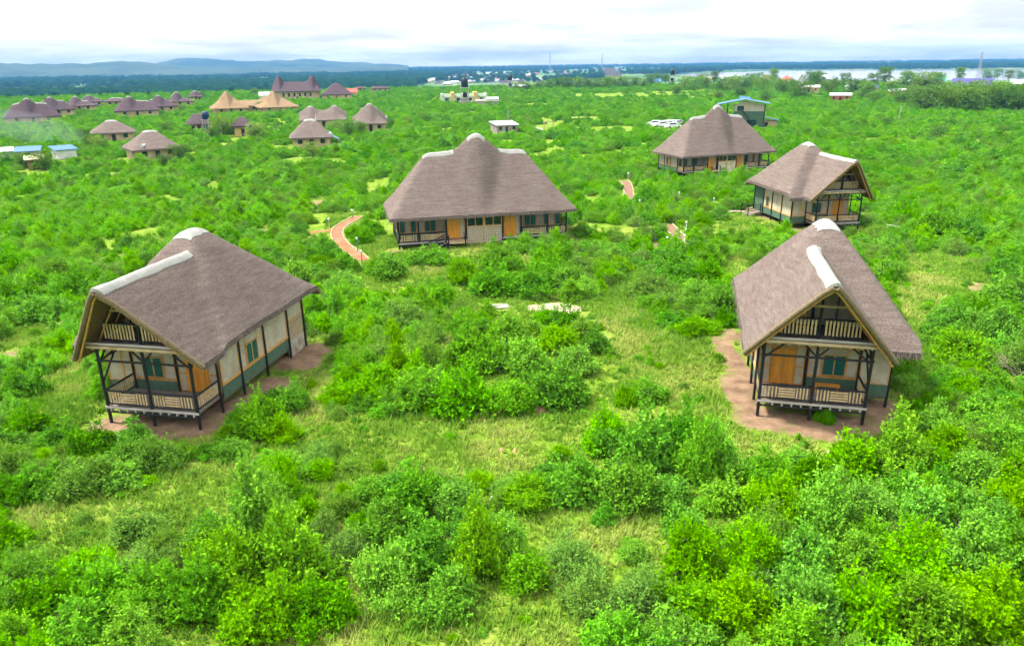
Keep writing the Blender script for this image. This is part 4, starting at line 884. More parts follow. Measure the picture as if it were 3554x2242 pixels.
# bushes that stand out in the photograph: (pixel x, pixel y of the foot, width in pixels, height factor, kind)
for px_, py_, wpx, hf, kd in [
  (610, 1010, 150, 1.25, 0), (680, 960, 120, 1.1, 1), (570, 1000, 90, 1.0, 0), (660, 1030, 110, 0.9, 3),
  (1500, 1090, 190, 1.5, 6), (1580, 1060, 150, 1.3, 7), (1420, 1050, 150, 1.2, 0), (1640, 1120, 150, 1.3, 2), (1350, 1160, 170, 1.1, 0), (1480, 1190, 180, 1.1, 9), (1300, 1130, 110, 1.0, 6), (1560, 1180, 150, 1.0, 1),
  (880, 930, 150, 1.1, 8), (980, 950, 170, 1.1, 9), (1090, 960, 180, 1.15, 0), (1200, 960, 170, 1.1, 8), (1300, 940, 160, 1.1, 6), (1350, 870, 120, 1.0, 9), (1000, 860, 160, 1.1, 4), (1110, 860, 170, 1.25, 0), (1230, 870, 170, 1.2, 8), (1310, 830, 130, 1.1, 9), (1100, 790, 110, 1.2, 1), (1200, 800, 140, 1.1, 8), (900, 850, 130, 1.0, 4), (830, 900, 110, 1.0, 0),
  (950, 770, 140, 1.1, 5), (870, 740, 120, 1.1, 8), (1040, 720, 120, 1.0, 9), (1160, 690, 130, 1.1, 0), (1260, 690, 130, 1.1, 6), (1340, 680, 120, 1.1, 9), (1180, 640, 120, 1.3, 1), (1280, 630, 110, 1.2, 0), (1360, 640, 90, 1.0, 4), (1440, 620, 90, 1.1, 8), (1090, 660, 100, 1.1, 9),
  (1520, 700, 140, 1.1, 4), (1640, 720, 130, 1.1, 8), (1690, 740, 120, 1.2, 9), (1590, 660, 110, 1.1, 6), (1660, 660, 110, 1.1, 0), (1580, 590, 70, 1.2, 1), (1500, 600, 80, 1.2, 0),
  (620, 1300, 230, 1.5, 2), (540, 1380, 220, 1.3, 3), (700, 1360, 200, 1.3, 2), (480, 1430, 220, 1.2, 0), (620, 1470, 230, 1.1, 1), (760, 1460, 180, 1.1, 6), (420, 1330, 110, 1.0, 5), (330, 1260, 150, 0.8, 5),
  (250, 1410, 200, 1.1, 0), (140, 1440, 200, 1.1, 6), (60, 1400, 170, 1.2, 1), (180, 1500, 200, 1.0, 0), (330, 1500, 200, 1.0, 8),
  (200, 1150, 200, 0.9, 5), (90, 1160, 150, 0.9, 0), (300, 1130, 150, 0.8, 8), (30, 1180, 120, 1.0, 6),
  (980, 1200, 190, 1.1, 0), (1080, 1210, 150, 1.0, 9), (900, 1250, 170, 1.0, 8), (1010, 1330, 210, 1.2, 6), (920, 1390, 190, 1.1, 3), (1120, 1350, 160, 1.5, 2), (1180, 1310, 130, 1.2, 2), (1240, 1380, 150, 1.0, 9), (1050, 1420, 180, 1.0, 8), (1330, 1350, 180, 1.0, 4), (1380, 1420, 160, 1.0, 5), (860, 1180, 120, 0.9, 9), (1180, 1200, 110, 0.7, 4),
  (1880, 1100, 110, 0.9, 1), (2010, 1110, 170, 1.1, 0), (2110, 1110, 180, 1.3, 2), (2210, 1080, 170, 1.2, 8), (2190, 1010, 120, 1.1, 1), (1690, 1110, 130, 1.4, 2), (1800, 1130, 140, 1.0, 1), (2290, 1130, 150, 1.0, 9), (2360, 1060, 150, 1.1, 8), (2300, 990, 130, 1.0, 0),
  (1720, 1200, 170, 1.0, 8), (1820, 1220, 170, 1.2, 3), (1930, 1240, 190, 1.2, 2), (2050, 1230, 190, 1.1, 9), (2170, 1240, 180, 1.2, 0), (2300, 1250, 190, 1.1, 6), (2390, 1200, 150, 1.2, 8),
  (1640, 1340, 210, 1.1, 9), (1760, 1340, 170, 1.2, 3), (1880, 1350, 190, 1.2, 0), (2010, 1340, 200, 1.2, 8), (2130, 1360, 210, 1.2, 1), (2260, 1370, 210, 1.2, 2), (2380, 1350, 190, 1.2, 6),
  (1500, 1430, 200, 1.0, 4), (1620, 1450, 220, 1.0, 8), (1900, 1460, 220, 1.2, 0), (2040, 1470, 230, 1.2, 1), (2180, 1480, 230, 1.2, 9), (2330, 1480, 230, 1.2, 3), (1450, 1519, 200, 1.0, 0), (1590, 1540, 220, 1.0, 1), (1870, 1545, 220, 1.0, 2),
  (2250, 850, 150, 1.2, 9), (2330, 800, 160, 1.3, 8), (2380, 720, 140, 1.2, 0), (2240, 780, 120, 1.1, 1), (2380, 860, 150, 1.1, 4), (2370, 650, 110, 1.2, 6), (2200, 560, 120, 1.2, 9), (2270, 560, 110, 1.3, 6), (2120, 520, 100, 1.2, 0), (2080, 600, 90, 1.0, 8), (2050, 560, 90, 1.1, 4),
  (800, 700, 130, 1.1, 9), (700, 660, 120, 1.1, 8), (760, 620, 100, 1.0, 6), (1020, 620, 90, 1.0, 1), (920, 650, 110, 1.0, 0), (980, 620, 80, .9, 8), (1940, 990, 60, 0.9, 1), (1520, 480, 70, 1.2, 6), (870, 545, 70, 1.0, 6), (895, 505, 60, 1.2, 9),
  (60, 930, 120, 1.0, 6), (30, 980, 100, 1.0, 0), (100, 750, 130, 1.2, 8), (40, 720, 130, 1.2, 6), (180, 700, 120, 1.2, 0), (130, 660, 110, 1.1, 9), (30, 640, 110, 1.2, 1), (2190, 1150, 120, 1.0, 6),
  (750, 1090, 110, 0.9, 5), (690, 1110, 120, 0.8, 8), (820, 1110, 90, 0.7, 4)]:
    p = at(px_, py_); r = wpx*mpp(p)/2*0.95; BUSH.append((p.x, p.y, r, hf, kd))
OBST = []
ONES = ['', 'first', 'second', 'third', 'fourth', 'fifth', 'sixth', 'seventh', 'eighth', 'ninth', 'tenth', 'eleventh', 'twelfth', 'thirteenth', 'fourteenth', 'fifteenth', 'sixteenth', 'seventeenth', 'eighteenth', 'nineteenth']
TENS = {2: ('twentieth', 'twenty'), 3: ('thirtieth', 'thirty'), 4: ('fortieth', 'forty'), 5: ('fiftieth', 'fifty'), 6: ('sixtieth', 'sixty'), 7: ('seventieth', 'seventy'), 8: ('eightieth', 'eighty'), 9: ('ninetieth', 'ninety')}
def ordn(n):
    if n < 20: return ONES[n]
    t, u = divmod(n, 10); return TENS[t][0] if u == 0 else TENS[t][1]+'-'+ONES[u]

# ------------------------------------------------------------------ paths, stones and small things of the clearing
def z3(x, y): return .6776*(1040+x/5.063), .6776*(640+y/5.063)
def z4(x, y): return .6776*(2000+x/4.22), .6776*(560+y/4.22)
def path(name, pts, width, mat, label, kerb=True):
    g = [at(*p) for p in pts]; C = []
    for i in range(len(g)-1):
        p0 = g[max(i-1, 0)]; p1 = g[i]; p2 = g[i+1]; p3 = g[min(i+2, len(g)-1)]
        for k in range(6):
            t = k/6; C.append(0.5*((2*p1)+(p2-p0)*t+(2*p0-5*p1+4*p2-p3)*t*t+(3*p1-p0-3*p2+p3)*t**3))
    C.append(g[-1]); mb = MB(); Lf = []; Rt = []
    for i, c in enumerate(C):
        d = (C[min(i+1, len(C)-1)]-C[max(i-1, 0)]); nrm = Vector((-d.y, d.x, 0)).normalized()*width/2*(1+0.06*math.sin(i*1.7))
        a = c+nrm; b_ = c-nrm; a.z = b_.z = float(terr(c.x, c.y))+0.05; Lf.append(a); Rt.append(b_)
        OBST.append((c.x, c.y, width*0.8))
    n_ = len(C); P = np.array([[tuple(Lf[i]), tuple(C[i]*0.5+(Lf[i]+Rt[i])*0.25), tuple(Rt[i])] for i in range(n_)]); P[:, 1, 2] = P[:, 0, 2]
    mb.grid(P, 0.15, True); o = link(name, mb.mesh(name, mat)); tag(o, label, None, kind='structure')
    if kerb:
        for side in (Lf, Rt):
            for i in range(len(side)-1):
                a, b_ = side[i], side[i+1]; part('kerb_stone', MB().beam(a+Vector((0, 0, .02)), a.lerp(b_, 0.94)+Vector((0, 0, .02)), 0.09, 0.14), M_KERB, o)
    return o
path('paver_path', [z3(1100, 1340), z3(1000, 1250), z3(880, 1160), z3(770, 1080), z3(690, 980), z3(655, 880), z3(690, 780), z3(820, 690), z3(930, 630), z3(1030, 570)], 1.25, M_PAVE, 'red paver path with cream kerbs curving left of the middle cottage')
path('paver_path', [z3(640, 790), z3(520, 815), z3(380, 830), z3(170, 855)], 0.9, M_PAVE, 'short red branch path running left from the curved path', False)
path('paver_path', [z4(1325, 930), z4(1390, 1000), z4(1480, 1090), z4(1490, 1150), z4(1420, 1220), z4(1345, 1300)], 1.3, M_PAVB, 'brown paver path between the bushes right of the middle cottage')
path('paver_path', [z4(1400, 1225), z4(1290, 1238), z4(1140, 1245)], 0.8, M_PAVB, 'short brown side branch beside a lamp post', True)
path('paver_path', [z4(690, 290), z4(740, 340), z4(765, 430), z4(770, 530), z4(850, 600)], 1.3, M_PAVB, 'narrow far brown path below the hipped upper right cottage')
path('dirt_path', [(1700, 499), (1730, 497), (1752, 499)], 0.8, M_SAND, 'pale strip of path at the stair of the upper right cottage', False)

def lamp_post(px, py, hpx, mat, label):
    p = at(px, py); h = max(1.0, hpx*mpp(p)); t = empty('lamp_post', p); tag(t, label, 'lamp post', 'path lamp posts'); OBST.append((p.x, p.y, 0.5))
    part('post', MB().pole((0, 0, -0.2), (0.02, 0, h-0.22), 0.055, 0.045, 8), mat, t)
    part('collar', MB().lathe([(0, h-0.26), (0.07, h-0.26), (0.085, h-0.22), (0.05, h-0.2), (0, h-0.2)], n=10), M_STEEL, t)
    part('lamp_globe', MB().lathe([(0.03, h-0.2), (0.09, h-0.15), (0.11, h-0.08), (0.09, h-0.02), (0.0, h+0.02)], n=12), M_LGLS, t)
for px, py, hp, mt, lb in [(*z3(530, 870), 37, M_LOG, 'brown lamp post at the fork of the red path'), (*z3(930, 610), 23, M_LAMP, 'green lamp post at the far end of the red path'), (*z3(1020, 1180), 34, M_LAMP, 'pale green lamp post inside the bend of the red path'), (*z3(1097, 1400), 33, M_LAMP, 'green lamp post at the near end of the red path'),
                           (*z4(758, 275), 17, M_LOG, 'brown lamp post at the top of the far brown path'), (*z4(718, 615), 23, M_POST, 'dark lamp post left of the far brown path'), (*z4(925, 680), 13, M_LOG, 'short lamp post right of the far brown path end'), (*z4(1500, 560), 12, M_LGLS, 'white lamp post alone in the scrub below the hipped cottage'), (*z4(2010, 650), 13, M_LGLS, 'pale lamp post in the scrub left of the upper right stair'), (*z4(1605, 1010), 11, M_LGLS, 'lamp post among bushes right of the brown path bend'), (*z4(1325, 1275), 28, M_LOG, 'thick brown lamp post at the brown path fork'), (*z4(1582, 1215), 10, M_LGLS, 'lamp post right of the brown path fork')]: lamp_post(px, py, hp, mt, lb)

def lump(name, px, py, rx, ry, h, mat, label, cat, seed=0, group=None):
    p = at(px, py); n_, m_ = 26, 8; Q = np.zeros((n_+1, m_, 3))
    for i in range(n_+1):
        a = 2*math.pi*(i % n_)/n_
        for j in range(m_):
            t = j/(m_-1); f = (1-t*t)**1.3; k = 1+0.35*(float(fbm(math.cos(a)*1.7+seed, math.sin(a)*1.7, seed, 3))-0.5)*2
            Q[i, j] = (math.cos(a)*rx*t*k, math.sin(a)*ry*t*k, h*f*(0.8+0.5*float(fbm(math.cos(a)*t*2+seed, math.sin(a)*t*2, seed+9, 3)))-0.06*t)
    mb = MB(); mb.grid(Q[:, ::-1], 0); o = link(name, mb.mesh(name, mat), None, p, (0, 0, random.uniform(0, .4))); tag(o, label, cat, group); OBST.append((p.x, p.y, max(rx, ry)*0.8)); return o
lump('sand_heap', 1312, 726, 2.2, 1.5, 0.32, M_SAND, 'pale sand heap spilled on the grass behind the central thicket', 'sand heap', 1)
lump('sand_heap', 1258, 724, 0.9, 0.7, 0.22, M_SAND, 'small low sand patch beside the larger sand heap', 'sand heap', 2)
lump('termite_mound', 1168, 972, 0.55, 0.45, 0.28, M_MOUND, 'left red soil mound at the foot of the central thicket', 'soil mound', 3, 'red soil mounds'); lump('termite_mound', 1269, 966, 0.5, 0.4, 0.26, M_MOUND, 'right red soil mound at the foot of the central thicket', 'soil mound', 4, 'red soil mounds')
p = at(1166, 724); o = link('stone_slab', MB().box(-1.0, 1.0, -0.4, 0.4, 0, 0.1).mesh('stone_slab', M_SLAB), None, p+Vector((0, 0, .05)), (0.12, 0.05, 0.25)); tag(o, 'tilted grey slab lying left of the sand heap', 'slab'); OBST.append((p.x, p.y, 1.2))
p = at(1967, 1069); o = link('plank', MB().box(-0.65, 0.65, -0.06, 0.06, 0, 0.05).mesh('plank', M_FASC), None, p+Vector((0, 0, .30)), (0, -0.12, 0.42)); tag(o, 'white plank lying in the grass before the right front cottage', 'plank'); OBST.append((p.x, p.y, 0.9))
for k, (px, py) in enumerate([(2100, 537), (2110, 545)]):
    p = at(px, py); o = link('plank', MB().box(-1.2, 1.2, -0.07, 0.07, 0, 0.06).mesh('plank', M_FASC), None, p+Vector((0, 0, .25)), (0, 0.05, -0.9+0.1*k)); tag(o, ('upper', 'lower')[k]+' of two pale planks in grass right of the upper cottage', 'plank', 'pale planks')
for k, (px, py, r, lb) in enumerate([(1477, 788, .2, 'largest orange stone in the grass right of the central thicket'), (1493, 741, .14, 'small orange stone nearest the sand heap on its right'), (1512, 778, .13, 'small orange stone right of the largest orange stone'), (2212, 802, .17, 'orange stone in grass right of the front cottage roof tip'), (2244, 816, .12, 'smaller orange stone right of the front cottage'), (1212, 1062, .2, 'orange stone near the bare patch below the thicket'), (1180, 1060, .18, 'second orange stone beside the bare patch below the thicket'), (98, 975, .2, 'pale stone in the grass left of the left cottage')]):
    lump('stone', px, py, r, r*0.8, r*0.9, M_ORST, lb, 'stone', 20+k, 'loose stones')
p = at(1157, 1173); lump('plastic_bag', 1157, 1173, 0.16, 0.12, 0.16, M_WHT, 'crumpled white plastic bag among bushes in the foreground', 'bag', 40)
for px, py, lb in ((1165, 956, 'blue-green spiky aloe behind the left soil mound'), (1258, 952, 'blue-green spiky aloe behind the right soil mound')):
    p = at(px, py); mb = MB(); random.seed(int(px))
    for k in range(16):
        a = k*2.4; e = random.uniform(0.4, 1.2); d = Vector((math.cos(a)*math.cos(e), math.sin(a)*math.cos(e), math.sin(e))); s = d.cross(Vector((0, 0, 1))).normalized()*0.045; L_ = random.uniform(.35, .6)
        b0 = d*0.03; m1 = d*L_*0.5+Vector((0, 0, 0.03)); mb.add([b0-s, b0+s, m1+s*0.8, d*L_, m1-s*0.8], [(0, 1, 2, 3, 4)])
    M_AL = MATS.get('aloe') or noisy('aloe', (0.06, 0.16, 0.13), (0.12, 0.25, 0.2), 6, 0.6); o = link('aloe_plant', mb.mesh('aloe_plant', M_AL), None, p); tag(o, lb, 'aloe'); OBST.append((p.x, p.y, .5))
p = at(2392, 885); mb = MB(); random.seed(5)
for k in range(14):
    a = random.uniform(0, 6.28); b0 = Vector((random.uniform(-.2, .2), random.uniform(-.2, .2), 0)); m1 = Vector((math.cos(a)*.7, math.sin(a)*.7, random.uniform(.5, 1.0))); e1 = m1+Vector((math.cos(a+.5)*.7, math.sin(a+.5)*.7, random.uniform(-.1, .6)))
    mb.pole(b0, m1, 0.03, 0.02, 5); mb.pole(m1, e1, 0.02, 0.006, 5); mb.pole(m1, m1+Vector((math.cos(a-.9)*.5, math.sin(a-.9)*.5, .3)), 0.014, 0.005, 5)
o = link('dead_bush', mb.mesh('dead_bush', noisy('dead_twig', (0.22, 0.17, 0.12), (0.36, 0.29, 0.22), 5, 0.9)), None, p); tag(o, 'bare grey twiggy dead bush at the right edge', 'dead bush'); OBST.append((p.x, p.y, 1.4))

# ------------------------------------------------------------------ far thatched huts
def opening(rt, name, x0, x1, z0, z1, y, mat):
    return part(name, MB().box(x0, x1, y-0.05, y+0.05, z0, z1), mat, rt)
def hut(px, yb, wpx, ye, yr, yt, label, D=6.5, peaks=(), ridge=0.3, th=None, wall=None, caps=True, turn=0.0, name='thatched_hut', group='old thatched huts', win=2, o=0.7, cap_low=True, pk_half=0.4, pks=None):
    p = at(px, yb); k = mpp(p); dist = math.hypot(p.x, p.y); L = wpx*k-2*o; az = math.atan2(p.x, p.y)
    corr = lambda d: d*CAMH/dist
    ze = max((yb-ye)*k, 1.6); zr = max((yb-yr)*k-corr(D/2), ze+1.2); zp = max((yb-yt)*k-corr(D/2), zr); ze += 0.7; zr = zr*1.06+0.8; zp = zp*1.06+0.8
    yaw = -az+turn; c, s = math.cos(yaw), math.sin(yaw)
    rt = empty(name, (p.x-c*L/2, p.y-s*L/2, p.z), yaw); tag(rt, label, 'hut', group); OBST.append((p.x-s*D/2, p.y+c*D/2, max(L, D)*0.5)); OBST.append((p.x-c*L*.3-s*D/2, p.y-s*L*.3+c*D/2, D*0.62)); OBST.append((p.x+c*L*.3-s*D/2, p.y+s*L*.3+c*D/2, D*0.62))
    u_ = Vector((p.x, p.y)).normalized(); OBST.extend([(p.x+c*L*f-u_.x*q, p.y+s*L*f-u_.y*q, 2.6) for f in (-.4, -.15, .15, .4) for q in (1.5, 5.0)])
    rl = L*ridge; x1 = (L-rl)/2; x2 = (L+rl)/2
    hip_roof(rt, L, D, o, ze, zr, x1, x2, [f*L for f in peaks], zp, th or M_THD, int(px) % 97, 44, 22, 0.35, cap_low, caps, pk_half, (pks or max(0.55, (zp-zr)/2.2)) if peaks else .8, fr=False)
    wt = min(ze+0.5, ze+0.35)
    part('wall', MB().box(0, L, 0, D, -0.4, wt), wall or M_CREAM, rt)
    dx = L*0.5; part('door', MB().box(dx-0.45, dx+0.45, -0.05, 0.05, 0, min(2.0, ze)), M_POST, rt)
    for q in range(win):
        x = L*(0.2+0.6*q/max(1, win-1)) if win > 1 else L*0.25
        if abs(x-dx) > 1.2: wn = part('window', MB().box(x-0.5, x+0.5, -0.05, 0.05, ze*0.4, ze*0.8), M_DARKGLASS, rt)
    return rt
hut(80, 291, 118, 281, 252, 241, 'nearest dark hut of the far left cluster with a pointed middle', peaks=(.45,), ridge=.62, D=8)
hut(140, 272, 80, 264, 244, 236, 'dark hut directly behind the nearest one of the far left cluster', peaks=(.4,), ridge=.6, D=8, turn=.3)
hut(188, 262, 70, 256, 243, 234, 'third dark hut from the left edge in the far left cluster', peaks=(.35,), ridge=.5, D=8, turn=-.2)
hut(221, 251, 46, 247, 236, 230, 'small dark hut at the right end of the far left cluster', peaks=(.3,), ridge=.6, D=7)
hut(275, 250, 52, 246, 239, 236, 'low reddish hut half hidden between the two dark clusters', ridge=.6, D=7)
hut(325, 275, 98, 268, 245, 235, 'front hut of the second dark cluster with a pointed middle', peaks=(.35,), ridge=.6, D=8)
hut(382, 264, 76, 257, 240, 232, 'middle hut of the second dark cluster', peaks=(.5,), ridge=.5, D=8, turn=.2)
hut(425, 251, 66, 247, 234, 223, 'rear pointed hut of the second dark cluster', peaks=(.4,), ridge=.3, D=8)
hut(462, 238, 32, 234, 225, 219, 'tiny dark hut right of the second dark cluster', peaks=(.5,), ridge=.2, D=6)
hut(270, 334, 97, 325, 292, 292, 'brown hut with flat white cap and an orange veranda at left', ridge=.26, D=7.5, th=M_TH, caps=True)
hut(374, 377, 112, 362, 318, 317, 'brown hut with flat white cap and cream wall, nearest on the left', ridge=.3, D=8.5, th=M_TH, turn=.22)
hut(606, 262, 130, 255, 241, 234, 'long middle roof of the tan thatched lodge between its two pyramids', name='thatched_hall', peaks=(.75,), ridge=.86, D=14, th=M_THT, wall=M_CREAM, caps=False, turn=.16, win=6, o=1.0, pk_half=.6, pks=.5)
hut(545, 269, 84, 261, 236, 223, 'left tan thatched pyramid of the lodge', name='thatched_hall', peaks=(.45,), ridge=.30, D=13, th=M_THT, wall=M_CREAM, caps=False, turn=.1, win=3, o=1.0, pk_half=.3, pks=1.0)
hut(660, 266, 92, 257, 236, 221, 'right tan thatched pyramid of the lodge', name='thatched_hall', peaks=(.42,), ridge=.34, D=15, th=M_THT, wall=M_CREAM, caps=False, turn=.16, win=3, o=1.0, pk_half=.3, pks=1.0)
hut(700, 236, 112, 219, 199, 185, 'tall dark thatched hall with two horn-like peaks and cream wall', name='thatched_hall', peaks=(.12, .86), ridge=.86, D=13, caps=False, win=6, pk_half=.5, o=1.2)
hut(793, 235, 74, 226, 200, 199, 'dark cone-roofed hut right of the tall two-peaked hall', ridge=.06, D=13, caps=False)
hut(848, 217, 30, 214, 210, 207, 'tiny dark hut on the skyline right of the cone-roofed hut', peaks=(.5,), ridge=.5, D=6, caps=False)
hut(894, 217, 46, 214, 210, 208, 'tiny dark double hut on the skyline, the rightmost one', peaks=(.3, .75), ridge=.7, D=6, caps=False)
hut(470, 311, 58, 301, 275, 274, 'dark hut behind the navy tank stand', ridge=.35, D=6.5, caps=False)
hut(573, 321, 50, 303, 283, 280, 'small dark hut with bright yellow wall', ridge=.3, D=5.5, wall=M_YEL, caps=False, win=0)
hut(762, 301, 110, 292, 268, 259, 'grey hut with two white-tipped peaks behind the round-capped hut', peaks=(.22, .78), ridge=.72, D=8, th=M_TH, cap_low=False)
hut(873, 311, 78, 302, 268, 255, 'grey hut with a single tall peak, rightmost of the far hut cluster', peaks=(.55,), ridge=.4, D=8, th=M_TH, turn=.1)
hut(734, 348, 100, 335, 292, 292, 'grey hut with flat white cap and a solar heater on its right', ridge=.28, D=7.5, th=M_TH)
hut(1433, 183, 60, 178, 163, 162, 'round thatched dome rising over the far tree clump', ridge=.3, D=14, th=M_TH, caps=False, win=0, name='thatched_dome')

# ------------------------------------------------------------------ tin-roofed houses
def house(px, yb, wpx, hw_px, roof_px, wall, roof, label, D=6.0, turn=0.0, kind='gable', name='house', cat='house', group='tin-roofed houses', win=2, door=True):
    p = at(px, yb) if yb > 190 else at(px, yb, None); k = mpp(p); az = math.atan2(p.x, p.y); L = wpx*k; hs = 1.35 if yb < 235 else 1.1; h = max(hw_px*k*hs, 1.8); rh = max(roof_px*k*(1.2 if yb < 235 else 1), 0.4)
    yaw = -az+turn; c, s = math.cos(yaw), math.sin(yaw); rt = empty(name, (p.x-c*L/2, p.y-s*L/2, p.z), yaw); tag(rt, label, cat, group); OBST.append((p.x-s*D/2, p.y+c*D/2, max(L, D)*0.62))
    u_ = Vector((p.x, p.y)).normalized(); OBST.extend([(p.x+c*L*f-u_.x*q, p.y+s*L*f-u_.y*q, 2.2 if yb > 235 else 3.5) for f in (-.4, -.13, .13, .4) for q in ((1.5, 5.0) if yb > 235 else (3, 9, 15))])
    o = 0.4
    part('wall', MB().box(0, L, 0, D, -0.4, h), wall, rt)
    mb = MB(); t = 0.10
    if kind == 'gable':
        for a, b in (((-o, h-0.05), (D/2, h+rh)), ((D+o, h-0.05), (D/2, h+rh))): mb.add([(-o, a[0], a[1]), (L+o, a[0], a[1]), (L+o, b[0], b[1]), (-o, b[0], b[1]), (-o, a[0], a[1]+t), (L+o, a[0], a[1]+t), (L+o, b[0], b[1]+t), (-o, b[0], b[1]+t)], [(0, 3, 2, 1), (4, 5, 6, 7), (0, 1, 5, 4), (1, 2, 6, 5), (3, 0, 4, 7), (2, 3, 7, 6)])
        g = MB()
        for x in (0.0, L): g.add([(x, 0, h), (x, D, h), (x, D/2, h+rh)], [(0, 1, 2)])
        part('gable', g, wall, rt)
    elif kind == 'cross':
        for a, b in (((-o, h-0.05), (L/2, h+rh)), ((L+o, h-0.05), (L/2, h+rh))): mb.add([(a[0], -o, a[1]), (b[0], -o, b[1]), (b[0], D+o, b[1]), (a[0], D+o, a[1]), (a[0], -o, a[1]+t), (b[0], -o, b[1]+t), (b[0], D+o, b[1]+t), (a[0], D+o, a[1]+t)], [(0, 3, 2, 1), (4, 5, 6, 7), (0, 1, 5, 4), (1, 2, 6, 5), (3, 0, 4, 7), (2, 3, 7, 6)])
        g = MB()
        for y in (0.0, D): g.add([(0, y, h), (L, y, h), (L/2, y, h+rh)], [(0, 1, 2)])
        part('gable', g, wall, rt)
    elif kind == 'mono':
        P = [(-o, -o, h-0.02), (L+o, -o, h-0.02), (L+o, D+o, h+rh), (-o, D+o, h+rh)]; mb.add(P+[(x, y, z+t) for x, y, z in P], [(0, 3, 2, 1), (4, 5, 6, 7), (0, 1, 5, 4), (1, 2, 6, 5), (2, 3, 7, 6), (3, 0, 4, 7)])
        part('gable', MB().add([(0, 0, h-.05), (0, D, h-.05), (0, D, h+rh), (L, 0, h-.05), (L, D, h-.05), (L, D, h+rh)], [(0, 2, 1), (3, 4, 5), (1, 2, 5, 4)]), wall, rt)
    elif kind == 'hip':
        r = min(L, D)/2; A = [(-o, -o, h-.03), (L+o, -o, h-.03), (L+o, D+o, h-.03), (-o, D+o, h-.03), (r, D/2, h+rh), (L-r, D/2, h+rh)] if L > D+.1 else [(-o, -o, h-.03), (L+o, -o, h-.03), (L+o, D+o, h-.03), (-o, D+o, h-.03), (L/2-.05, D/2, h+rh), (L/2+.05, D/2, h+rh)]
        mb.add(A, [(0, 1, 5, 4), (1, 2, 5), (2, 3, 4, 5), (3, 0, 4), (3, 2, 1, 0)])
    part('roof', mb, roof, rt)
    if door: part('door', MB().box(L*0.5-0.45, L*0.5+0.45, -0.04, 0.05, 0, min(2.0, h*.85)), M_POST, rt)
    for q in range(win):
        x = L*(0.18+0.64*q/max(1, win-1)) if win > 1 else L*.22
        part('window', MB().box(x-0.4, x+0.4, -0.04, 0.05, h*.45, h*.8), M_DARKGLASS, rt)
    return rt
house(1975, 240, 44, 13, 5, M_BRK, M_TINW, 'red brick house with white metal roof, nearest of the lake village', D=6, kind='gable')
house(1805, 192, 26, 5, 6, M_CREAM, M_TINR, 'red-roofed house left of the white steep roof', D=10, kind='hip'); house(1849, 198, 32, 6, 9, M_WHT, M_TINR, 'red hip-roofed white house in the middle of the lake village', D=12, kind='hip')
house(1883, 207, 30, 5, 20, M_WHT, M_TINW, 'house with a steep white triangular roof', D=12, kind='cross', win=0); house(1902, 219, 44, 9, 4, M_CREAM, M_FASC, 'long low pale-walled house below the steep white roof', D=9)
house(1930, 194, 26, 6, 7, M_WHT, M_TINW, 'white-roofed house right of the steep white roof', D=12); house(2002, 213, 28, 6, 9, M_WHT, M_TINW, 'white gable-fronted house left of the navy tent roof', D=9, kind='cross', win=0)
house(2055, 215, 18, 6, 12, M_PLAS, M_TINP, 'small house with navy pyramid roof', D=7, kind='hip', win=0); house(2116, 203, 62, 7, 5, M_CREAM, M_TINW, 'long white-roofed house near the lake shore', D=10, win=4)
house(2109, 224, 36, 6, 4, M_BRK, M_TINW, 'brick house with white roof below the long white-roofed house', D=8); house(2208, 203, 22, 8, 9, M_CREAM, M_TING, 'cream house with green roof near the shore', D=9, kind='mono')
house(2284, 209, 82, 4, 12, M_PLAS, M_TINP, 'long low building with an indigo roof at far right', D=16, win=4, kind='gable'); house(2400, 206, 40, 5, 7, M_WHT, M_TINW, 'white-roofed building cut by the right edge', D=12)
house(1662, 195, 20, 6, 4, M_ORST, M_CREAM, 'orange-walled house at the left end of the village', D=9); house(1715, 194, 42, 6, 6, M_WHT, M_TINW, 'wide white-roofed house near the left end of the village', D=12, win=3)
house(1535, 199, 42, 4, 5, M_PLAS, M_TINB, 'low teal-roofed house left of the far right water tower', D=10); house(1222, 210, 30, 3, 4, M_BRK, M_TINW, 'low white-roofed shed right of the second water tower', D=9)
house(2150, 206, 30, 6, 4, M_CREAM, M_TINR, 'small red-roofed cream house between the long white roof and green roof', D=9)
house(820, 226, 40, 4, 7, M_CREAM, M_TINR, 'red tin roof showing behind the cone-roofed hut', D=8, win=0); house(625, 233, 26, 5, 6, M_WHT, M_TINW, 'pale barrel-roofed shed left of the tall dark hall', D=8, win=0)
house(1193, 314, 52, 17, 6, M_GREYB, M_TINW, 'grey block house with white mono-pitch roof behind the middle cottage', D=5.0, kind='mono', turn=.35)
house(1146, 251, 52, 11, 2, M_CON, M_SLAB, 'low grey walled enclosure before the unfinished row building', D=7, kind='mono', win=0, door=False); house(1158, 250, 26, 14, 3, M_WHT, M_TINW, 'white-roofed block at the right end of the grey enclosure', D=6.6, kind='mono', win=0, door=False)
house(517, 319, 12, 8, 2, M_YEL, M_TINS, 'tiny yellow outhouse beside the tank stand', D=2.0, kind='mono', win=0)
house(160, 374, 42, 19, 6, M_WHT, M_TINB, 'white shed with pale blue sloping roof at left', D=4, kind='mono', turn=.25, win=0, door=False)
house(68, 378, 46, 13, 6, M_PLAS, M_TINB, 'shed with bright blue roof at the left edge', D=5, kind='mono', turn=-.1, win=1); house(86, 399, 32, 15, 3, M_MOUND, M_KERB, 'small lean-to with a cream roof in front of the blue shed', D=3, kind='mono', win=0); house(20, 378, 24, 12, 5, M_STEEL, M_TINW, 'grey tin shelter at the left edge beside the blue shed', D=4, kind='mono', win=0, door=False)

